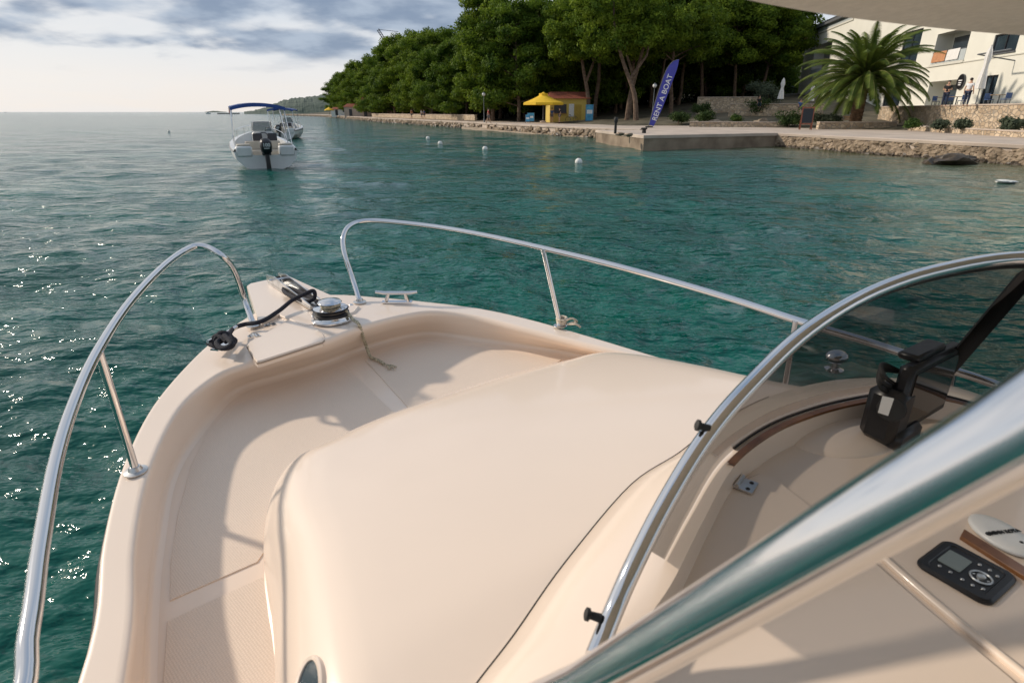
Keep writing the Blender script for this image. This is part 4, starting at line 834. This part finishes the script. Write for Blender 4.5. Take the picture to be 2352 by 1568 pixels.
for k,fk in enumerate(K):
    rg=[]
    for p in outl:
        d=TQ-p; Ls=d.length; dist=fk*Ls
        wv=.20 if p.x<-.3 and p.y<1.7 else .20+.12*min(1,max(0,(p.y-1.7)/.6))
        t_=min(1,dist/wv*1.0); Sg=(1-(1-t_)**2.5)**(1/2.2)
        q=p+d.normalized()*dist; zd=zdeck(p.y)-.004; rg.append(V(q.x,q.y,zd+(ztop(q.x,q.y)-zd)*Sg))
    rings.append(rg)
m=MB().loft(rings,True); nn=len(outl); base_i=len(m.v)-nn; m.v.append(V(TQ.x,TQ.y,ztop(TQ.x,TQ.y))); ci=len(m.v)-1
m.f+=[(base_i+k,base_i+(k+1)%nn,ci) for k in range(nn)]
cab=m.build('cabin_top',gel,ours,ang=85)
MB().tube([V(p.x,p.y,zdeck(p.y)) for p in outl],.007,8,True).build('cabin_base_fillet',gel,ours)
bvh=BVHTree.FromPolygons([tuple(v) for v in m.v],m.f)
def hit(px,py,off=0):
    l,nr,_,_=bvh.ray_cast(Vector((0,0,H)),ray(px,py).normalized())
    if l is None: return P(px,py,1.3),V(0,0,1)
    if nr.dot(ray(px,py))>0: nr=-nr
    return l+nr*off,nr
pc,pn=hit(706,1605); ux=V(0,0,1).cross(pn).normalized(); uy=pn.cross(ux).normalized()
def ellr(a,b_,o): return [pc+ux*cos(t)*a+uy*sin(t)*b_+pn*o for t in np.linspace(0,2*pi,33)[:-1]]
prt=MB().loft([ellr(.080,.046,-.06),ellr(.080,.046,.003),ellr(.077,.043,.006),ellr(.071,.037,.004),ellr(.070,.036,-.02)],True).build('porthole',gel,ours); MB().add(ellr(.072,.038,.001),[tuple(range(32))]).build('porthole_glass',pane,prt)
SE=[(1030,1680),(1090,1580),(1180,1462),(1300,1292),(1450,1115),(1560,1042),(1650,972),(1790,905),(1950,872),(2150,880),(2400,960)]
KE=[(1330,1640),(1415,1455),(1500,1335),(1580,1185),(1655,1062),(1750,988),(1850,946),(1950,920),(2060,905),(2180,915),(2400,985)]
RE=[(1330,1600,1.455),(1398,1430,1.485),(1452,1305,1.54),(1532,1148,1.61),(1622,1003,1.68),(1722,885,1.74),(1852,762,1.80),(2002,672,1.84),(2160,620,1.87),(2352,592,1.89),(2620,610,1.89)]
SEp=[P(x,y,1.352) for x,y in SE]; KEp=[P(x,y,1.455) for x,y in KE]; REp=[P(*q) for q in RE]
s_=spline(SEp,6); k__=spline(KEp,6); r__=spline(REp,6)
mid1=[a.lerp(b_,.35)+V(0,0,.012) for a,b_ in zip(s_,k__)]; mid2=[a.lerp(b_,.8)+V(0,0,.014) for a,b_ in zip(s_,k__)]
def toward(p,q,d): return p+(V(q[0],q[1],p.z)-p).normalized()*d
cq=(1.25,.55)
kin=[toward(p,cq,.03) for p in k__]; kin2=[toward(p,cq,.045)+V(0,0,-.075) for p in k__]
MB().loft([[p+V(0,0,-.02) for p in s_],[p+V(0,0,.004) for p in s_],mid1,mid2,k__,kin,kin2]).build('windscreen_coaming',gel,ours,ang=60)
MB().tube([p+V(0,0,.0035) for p in s_[3:42]],.0024,6).build('cabin_seam',seamm,ours)
trm=MB(); i0=24
trm.loft([[toward(p,cq,.012)+V(0,0,.002) for p in k__[i0:]],[toward(p,cq,.014)+V(0,0,.007) for p in k__[i0:]],[toward(p,cq,.028)+V(0,0,.006) for p in k__[i0:]],[toward(p,cq,.033)+V(0,0,-.016) for p in k__[i0:]]]).build('wooden_trim',wood,ours)
gm=MB().loft([[a.lerp(b_,f_) for a,b_ in zip(k__[14:],r__[14:])] for f_ in (0.02,.35,.7,.98)]).build('windscreen',glass,ours)
MB().tube([p for p in r__[3:]],.0155,14).build('windscreen_rail',chrome,gm)
MB().tube([a.lerp(b_,.95) for a,b_ in zip(k__[20:],r__[20:])],.005,6).tube([p+V(0,0,.005) for p in k__[26:]],.004,6).build('gasket',blackm,gm)
ia,ib=52,55
a_=k__[ia]+V(0,0,.01); b_=k__[ib].lerp(r__[ib],.93)
MB().prism([a_+V(-.026,0,0),a_+V(.026,0,0),b_+V(.026,0,0),b_+V(-.026,0,0)],(0,.012,-.012)).build('divider_bar',black,gm)
for (x,y,z_) in ((1609,978,1.70),(1356,1412,1.50)):
    c=P(x,y,z_); q=V(-.9,.1,.25).normalized()
    xx=q.cross(V(0,0,1)).normalized(); m4=basis(xx,q.cross(xx),q,V(0,0,0)).to_3x3().to_4x4()
    MB().lathe([(.007,-.016),(.006,0),(.010,.002),(.010,.007),(.006,.009)],c,12,m4).build('snap_stud',blackm,gm)
ZD=1.40
dpts=[V(p.x,p.y,ZD) for p in [toward(q,cq,.04) for q in k__[3:58]]]+[V(2.0,.9,ZD),V(2.0,-.1,ZD),V(.35,-.1,ZD),V(.12,.3,ZD)]
MB().add(dpts,[tuple(range(len(dpts)))]).build('dashboard',gel,ours,smooth=False)
def D(x,y,z=ZD): return P(x,y,z)
lid=[D(*q,ZD+.008) for q in ((1500,1330),(1590,1195),(1655,1138),(1722,1094),(1745,1085),(1775,1094),(1850,1150),(1990,1270),(2130,1395),(2330,1562),(2450,1690),(1400,1690))]
ld=MB().prism(lid[::-1],(0,0,-.0075),.004).build('locker_lid',gel,ours,smooth=False)
MB().tube([p+V(0,0,-.007) for p in lid[:11]],.0032,6).build('lid_groove_line',geld,ld)  # groove line around the lid drawn as a darker tube
rim=[D(*q,ZD+.003) for q in ((2020,1272),(2090,1335),(2200,1428),(2365,1560),(2520,1690))]
MB().tube(spline(rim,5),.008,10).build('dash_ridge',gel,ours)
MB().ball(D(1935,1005,ZD-.01),(.17,.11,.035),sub=4,M4=Matrix.Rotation(R(20),4,'Z')).build('instrument_pod',gel,ours)
def hinge(c,ang,s,parent,par_name='hinge'):
    m=MB(); r4=Matrix.Rotation(ang,4,'Z')
    for sx_ in(-1,1): m.box(Vector(c)+r4@V(sx_*s*.42,0,.002),(s*.7,s*1.05,.004),M4=r4)
    m.tube([Vector(c)+r4@V(0,-s*.52,.006),Vector(c)+r4@V(0,s*.52,.006)],s*.13,8)
    h=m.build(par_name,brushed,parent); sc2=MB()
    for sx_ in(-1,1):
        for sy_ in(-1,1): sc2.lathe([(s*.12,.004),(s*.08,.006)],Vector(c)+r4@V(sx_*s*.5,sy_*s*.3,.0),8)
    sc2.build('screws',blackm,h)
hinge(D(1698,1110,ZD+.011),R(-38),.046,ours)
ax=V(.83,.56,0).normalized(); up=V(.04,.02,1).normalized(); nrm=ax.cross(up).normalized(); up=nrm.cross(ax).normalized()
O_=V(1.075,1.335,1.415)
m3=basis(ax,up,nrm,V(0,0,0)).to_3x3().to_4x4()
pt=MB().box(O_+up*.115,(.29,.20,.035),M4=m3,bev=.010).build('chart_plotter',black,ours)
MB().box(O_+up*.118+nrm*.0185,(.245,.150,.003),M4=m3).build('display',offscreen,pt)
MB().box(O_-ax*.13+up*.075-nrm*.02,(.085,.15,.085),M4=m3,bev=.018).box(O_-ax*.09+up*.015-nrm*.01,(.13,.05,.09),M4=m3,bev=.012).box(O_-ax*.02+up*.22-nrm*.02,(.16,.02,.05),M4=m3,bev=.006).build('bracket',black,pt)
kd=V(-.55,-.8,.2).normalized(); kx_=O_-ax*.165+up*.105-nrm*.0; kxx=kd.cross(V(0,0,1)).normalized()
MB().lathe([(.030,-.02),(.032,.006),(.028,.014),(.012,.016)],kx_,18,basis(kxx,kd.cross(kxx),kd,V(0,0,0)).to_3x3().to_4x4()).build('clamp_knob',blackm,pt)
cbm=MB()
for q in range(3): cbm.tube(spline([O_+up*(.13+.012*q)-ax*.13-nrm*.02,O_+up*(.155+.016*q)-ax*.18-nrm*.03,O_+up*(.185+.01*q)-ax*.155-nrm*.05,O_+up*(.175)-ax*.09-nrm*.03],5),.0055,8)
cbm.build('cables',blackm,pt)
tg0=O_+up*.125-ax*.205; MB().prism([tg0+kxx*.012+V(0,0,.024),tg0-kxx*.012+V(0,0,.024),tg0-kxx*.010+V(0,0,-.024),tg0+kxx*.012+V(0,0,-.022)],kd*.001).build('cable_tag',white,pt,smooth=False)
sc0=V(.850,.828,ZD+.001); sxv=V(.52,-.854,0).normalized(); syv=V(-sxv.y,sxv.x,0)
def onst(x,y,z=0): return sc0+sxv*x+syv*y+V(0,0,z)
def rrect(w_,h_,r_,z,n_=6,cx=0,cy=0):
    out=[]
    for (sx_,sy_,a0) in((1,1,0),(-1,1,90),(-1,-1,180),(1,-1,270)):
        for i in range(n_): a=R(a0+90*i/(n_-1)); out.append(onst(cx+sx_*(w_/2-r_)+cos(a)*r_,cy+sy_*(h_/2-r_)+sin(a)*r_,z))
    return out
sw,sh=.122,.128
ster=MB().loft([rrect(sw,sh,.020,0),rrect(sw,sh,.020,.004),rrect(sw-.010,sh-.010,.016,.008),rrect(sw-.030,sh-.026,.012,.008),rrect(sw-.034,sh-.030,.010,.006)],True).add(rrect(sw-.034,sh-.030,.010,.006),[tuple(range(24))]).build('stereo',black,ours,ang=30)
MB().prism(rrect(.038,.050,.003,.0085,cx=-.021,cy=.004),(0,0,-.002)).build('display',lcd,ster,smooth=False)
MB().tube([onst(.024+cos(a)*.0165,-.002+sin(a)*.0165,.008) for a in np.linspace(0,2*pi,24)[:-1]],.0018,6,True).lathe([(.007,.006),(.007,.011),(.003,.012)],onst(.024,-.002),12).build('control_ring',silver,ster)
for a in range(4): MB().ball(onst(.024+cos(a*pi/2)*.0115,-.002+sin(a*pi/2)*.0115,.0075),(.003,.002,.001),sub=1,M4=Matrix.Rotation(a*1.57,4,'Z')).build('button',silver,ster)
for (x,y) in((.008,.034),(.024,.034),(.038,.028),(.008,-.036),(.024,-.036),(.038,-.030),(-.03,-.034),(-.012,-.034)): MB().ball(onst(x,y,.007),(.0034,.0034,.002),sub=2).build('button',brushed,ster)
wsd=[D(*q,ZD+.010) for q in ((2215,1214),(2352,1298),(2480,1374),(2470,1394),(2345,1317),(2207,1229))]
MB().prism(wsd[::-1],(0,0,-.0095),.0015).build('wooden_ledge',wood,ours,smooth=False)
rc=D(2300,1224,ZD+.012); rmt=wthing('remote_control','white oval remote control lettered MINN KOTA lying beside the wooden ledge','remote control',rc)
rx=(D(2352,1262)-D(2240,1180)).normalized(); ry=V(-rx.y,rx.x,0)
def ov(a,b_,z): return [rc+rx*cos(t)*a+ry*sin(t)*b_+V(0,0,z) for t in np.linspace(0,2*pi,33)[:-1]]
MB().loft([ov(.056,.036,-.011),ov(.062,.043,-.006),ov(.062,.043,-.001),ov(.056,.038,.003),ov(.03,.02,.004)],True).add(ov(.03,.02,.004),[tuple(range(32))]).build('casing',white,rmt,ang=70)
text_mesh('MINN KOTA',.0118,inkb,'lettering',rmt,basis(ry,-rx,V(0,0,1),rc+V(0,0,.0052)+rx*.002+ry*.004),.0006,.0005)
MB().prism([rc+rx*(.002+.005*math.cos(t))+ry*(-.033+.005*math.sin(t))+V(0,0,.0052) for t in np.linspace(0,2*pi,9)[:-1]],(0,0,-.003)).build('emblem',inkb,rmt,smooth=False)
for q in(.032,.045): MB().lathe([(.004,0),(.003,.002)],rc+rx*q+ry*.01+V(0,0,.003),10).build('button',blackm,rmt)
def rail(pts,r,name): return MB().tube(spline(pts,7),r,14).build(name,chrome,ours)
pr_=rail([P(582,745,1.205),P(562,690,1.30),P(538,622,1.47),P(510,588,1.56),P(470,566,1.60),P(435,570,1.60),P(380,608,1.585),P(300,692,1.56),P(225,805,1.53),P(170,925,1.51),P(128,1060,1.49),P(92,1260,1.47),P(65,1450,1.46),V(-.62,.42,1.44),V(-.25,-.5,1.42)],.0145,'port_bow_rail')
def foot(px,py,z,parent):
    c=P(px,py,z); MB().lathe([(.036,0),(.036,.004),(.022,.010),(.019,.022)],c,18).build('base_flange',brushed,parent); return c
foot(582,747,1.203,pr_)
def stan(c,e,parent,r=.0125):
    MB().tube([c,e],r,12).build('stanchion',chrome,parent); MB().lathe([(.036,0),(.036,.003),(.022,.007),(.017,.02)],c,18).build('base_flange',brushed,parent)
stan(P(312,1082,1.085),P(226,808,1.53),pr_)
sr_=rail([P(826,692,1.215),P(810,640,1.32),P(792,585,1.45),P(788,548,1.53),P(800,522,1.58),P(830,509,1.60),P(880,508,1.60),P(1000,521,1.585),P(1120,542,1.57),P(1250,571,1.55),P(1400,607,1.53),P(1550,648,1.50),P(1700,693,1.475),P(1850,742,1.45),P(2010,790,1.42),P(2190,850,1.40),P(2400,925,1.38),V(1.95,.7,1.37)],.0145,'starboard_bow_rail')
foot(826,694,1.213,sr_); stan(P(1287,748,1.15),P(1247,572,1.55),sr_); stan(V(1.14,2.13,1.09),P(1828,736,1.455),sr_); stan(V(1.55,1.77,1.07),P(2190,850,1.40),sr_)
zp=1.222
plat=[P(*q,zp) for q in ((566,656),(575,650),(650,634),(664,634),(790,690),(826,703),(815,716),(742,742),(700,748),(640,722),(600,741),(592,738))]
MB().prism(plat[::-1],(0,0,-.075),.008).build('bow_platform',gel,ours,smooth=False)
rol=MB(); A0=P(640,650,zp+.02); B0=P(728,703,zp+.02); d=(B0-A0).normalized(); sdv=V(-d.y,d.x,0)*.036
for sg_ in(-1,1):
    a0=A0+sdv*sg_; b0=B0+sdv*sg_; rol.prism([a0-d*.10+V(0,0,.035),a0+d*.04+V(0,0,.055),b0+V(0,0,.012),b0+V(0,0,-.01),a0-d*.10+V(0,0,-.02)],sdv.normalized()*.006)
rol.prism([A0-d*.08-sdv,A0-d*.08+sdv,B0+sdv,B0-sdv],(0,0,-.006)); ro=rol.build('bow_roller',brushed,ours,smooth=False)
MB().lathe([(.02,-.028),(.014,0),(.02,.028)],A0-d*.05+V(0,0,.012),14,basis(d,V(0,0,1),sdv.normalized(),V(0,0,0)).to_3x3().to_4x4()).build('roller_wheel',blackm,ro)
MB().tube([A0+d*.02-sdv*1.6+V(0,0,.03),A0+d*.02+sdv*1.6+V(0,0,.03)],.006,8).build('roller_pin',chrome,ro)
wc=P(762,733,zp)
wl=MB().lathe([(.100,0),(.100,.008),(.094,.014),(.092,.026)],wc,32).build('windlass',chrome,ours)
MB().lathe([(.088,.026),(.090,.038),(.080,.044),(.080,.052),(.090,.058)],wc,32).build('gypsy_wheel',black,wl)
MB().lathe([(.080,.058),(.084,.063),(.060,.067),(.040,.070),(.036,.080),(.050,.086),(.060,.091),(.052,.100),(.02,.107),(.002,.108)],wc,32).build('drum',chrome,wl)
MB().tube([wc+V(cos(a)*(.046+.003*math.sin(a*3)),sin(a)*.046,.072+.004*(a/6.28)) for a in np.linspace(0,12.5,60)],.0045,6).build('coiled_line',ropem,wl)
hz=1.206
ht_=[P(*q,hz+.012) for q in ((567,792),(572,784),(600,768),(676,727),(690,726),(742,764),(747,774),(740,782),(600,827),(590,829),(583,822))]
hb=MB().prism(ht_[::-1],(0,0,-.030),.005).build('anchor_locker_lid',gel,ours,smooth=False)
MB().tube([p+V(0,0,-.011) for p in ht_],.0045,6,True).build('lid_gap',geld,hb)
hinge(P(621,747,hz+.012),R(35),.034,hb); hinge(P(583,772,hz+.012),R(35),.034,hb)
def cleat(c,dirv,L_,parent,hh=.05):
    dirv=dirv.normalized(); m=MB(); r_=.0105
    m.tube([c+dirv*(-L_/2)+V(0,0,hh+.006),c+dirv*(-L_*.3)+V(0,0,hh),c+dirv*(L_*.3)+V(0,0,hh),c+dirv*(L_/2)+V(0,0,hh+.006)],[r_*.75,r_,r_,r_*.75],10)
    for s_ in(-1,1): m.tube([c+dirv*s_*L_*.26,c+dirv*s_*L_*.2+V(0,0,hh)],[.012,.009],8)
    sdv_=V(-dirv.y,dirv.x,0)*.02
    m.prism([c-dirv*L_*.36-sdv_+V(0,0,.006),c+dirv*L_*.36-sdv_+V(0,0,.006),c+dirv*L_*.36+sdv_+V(0,0,.006),c-dirv*L_*.36+sdv_+V(0,0,.006)],(0,0,-.006))
    return m.build('cleat',chrome,parent)
cleat(P(912,694,1.208),P(958,690,1.2)-P(866,690,1.2),.235,ours,.055)
pcl=P(516,792,1.185); cleat(pcl,P(545,768,1.18)-P(486,800,1.18),.20,ours)
for (x,y) in((705,702),(690,690),(720,725),(806,700)): MB().lathe([(.012,0),(.009,.004)],P(x,y,zp+.0),12).build('deck_screw',brushed,ours)
lc=P(1915,850,1.13); lf=MB().lathe([(.04,0),(.04,.008),(.02,.015),(.02,.04)],lc,20).build('reflection_fitting',chrome,ours); MB().ball(lc+V(0,0,.065),(.05,.042,.032),sub=3).build('fitting_head',chrome,lf)  # chrome fitting added in place of a disc reflected in the windscreen
def rope(pts,r,mat,name,label):
    p0=Vector(pts[0]); o=MB().tube(spline(pts,6),r,9).build(name,mat,world=p0); tag(o,label,'rope'); return o
rope([P(520,785,1.245),P(500,770,1.26),P(490,782,1.23),P(512,800,1.215),P(535,792,1.23),P(528,770,1.26),P(505,765,1.27),P(492,790,1.22),P(520,775,1.25),P(535,755,1.235),P(560,745,1.225),P(600,738,1.24),P(640,714,1.25),P(670,690,1.27),P(700,675,1.30),P(720,668,1.31),P(722,684,1.27),P(706,692,1.25),P(680,685,1.25),P(655,672,1.25),P(652,662,1.255),P(668,662,1.25),P(700,676,1.25),P(722,690,1.24),P(745,712,1.25)],.0110,navy,'mooring_rope','thick navy braided rope from the port cleat over the bow platform to the roller')
rope([P(478,788,1.21),P(496,796,1.205),P(520,798,1.205),P(540,782,1.21),P(520,775,1.24),P(498,786,1.25),P(510,800,1.24),P(532,790,1.26),P(515,770,1.275)],.0115,navy,'rope_hitch','navy rope hitch wrapped around the port bow cleat')
Ie=P(826,748,1.214); Be=Pd(842,803)
fr=[P(788,708,1.285),P(800,720,1.255),P(812,735,1.232),Ie+V(.0,-.012,.012),Ie.lerp(Be,.35)+V(.012,-.03,.0),Ie.lerp(Be,.8)+V(.012,-.03,.012),Pd(850,818,.012),Pd(860,824,.012),Pd(872,829,.012),Pd(882,836,.012)]
rt=rope(fr,.0085,ropem,'frayed_line','frayed natural line hanging from the windlass onto the deck'); ORG[rt.name]=Vector(fr[0])
m=MB()
for k in range(16):
    a=fr[-1]; m.tube([a,a+V(.03+.01*sin(k),-.02-.012*cos(k*2.1),.004),a+V(.05+.02*sin(k*1.9),-.035+.03*sin(k*2.7),-.004)],.0018,4)
m.build('frayed_end',ropem,rt)
c=P(1290,745,1.155); m=MB()
for k in range(3): m.tube([c+V(cos(a)*(.022+.002*k),sin(a)*(.022+.002*k),.012+.011*k+.003*sin(a)) for a in np.linspace(0,2*pi,18)[:-1]],.0065,8,True)
m.tube(spline([c+V(.02,-.02,.03),c+V(.05,-.03,.045),c+V(.08,-.01,.02),c+V(.055,.0,.01),c+V(.03,-.03,.012),c+V(.07,-.05,.02),c+V(.095,-.04,.0)],5),.006,8)
tag(m.build('rope_knot',M('pale_rope',(.6,.52,.42),.9,var=.3,scale=90,bump=.8,bscale=150,dist=.003),world=c),'pale rope knotted around the foot of the starboard rail stanchion','rope')
MB().tube([V(-.16,.455,1.44),V(.06,.325,1.766),V(.225,.222,2.066),V(.36,.14,2.33)],.0195,32).build('hardtop_support',chrome,ours)
e=[P(*q,2.34) for q in ((1430,-75),(1560,-32),(1690,2),(1800,24),(1900,41),(2000,54),(2150,69),(2352,84),(2700,100),(3300,115))]
e=spline(e,4); back=[V(2.6,.3,2.34),V(2.2,-1.6,2.34),V(.3,-1.8,2.34),V(-.35,-.6,2.34),V(-.3,.3,2.34),V(-.1,.62,2.34)]
poly=e+back; cn_=sum(poly,Vector())/len(poly)
def hp(d,dz): return [p+(V(cn_.x,cn_.y,p.z)-p).normalized()*d+V(0,0,dz) for p in poly]
hardm=M('speckled_canopy_lining',(.62,.58,.52),.8,var=.06,scale=60,bump=.3,bscale=90)
MB().loft([hp(.10,.012),hp(.02,0),hp(0,.02),hp(.02,.055),hp(.08,.07)],True).add(hp(.10,.012),[tuple(range(len(poly)))]).add(hp(.08,.07),[tuple(range(len(poly)))]).build('hardtop',hardm,ours,ang=70)
print('built',len(bpy.data.objects))
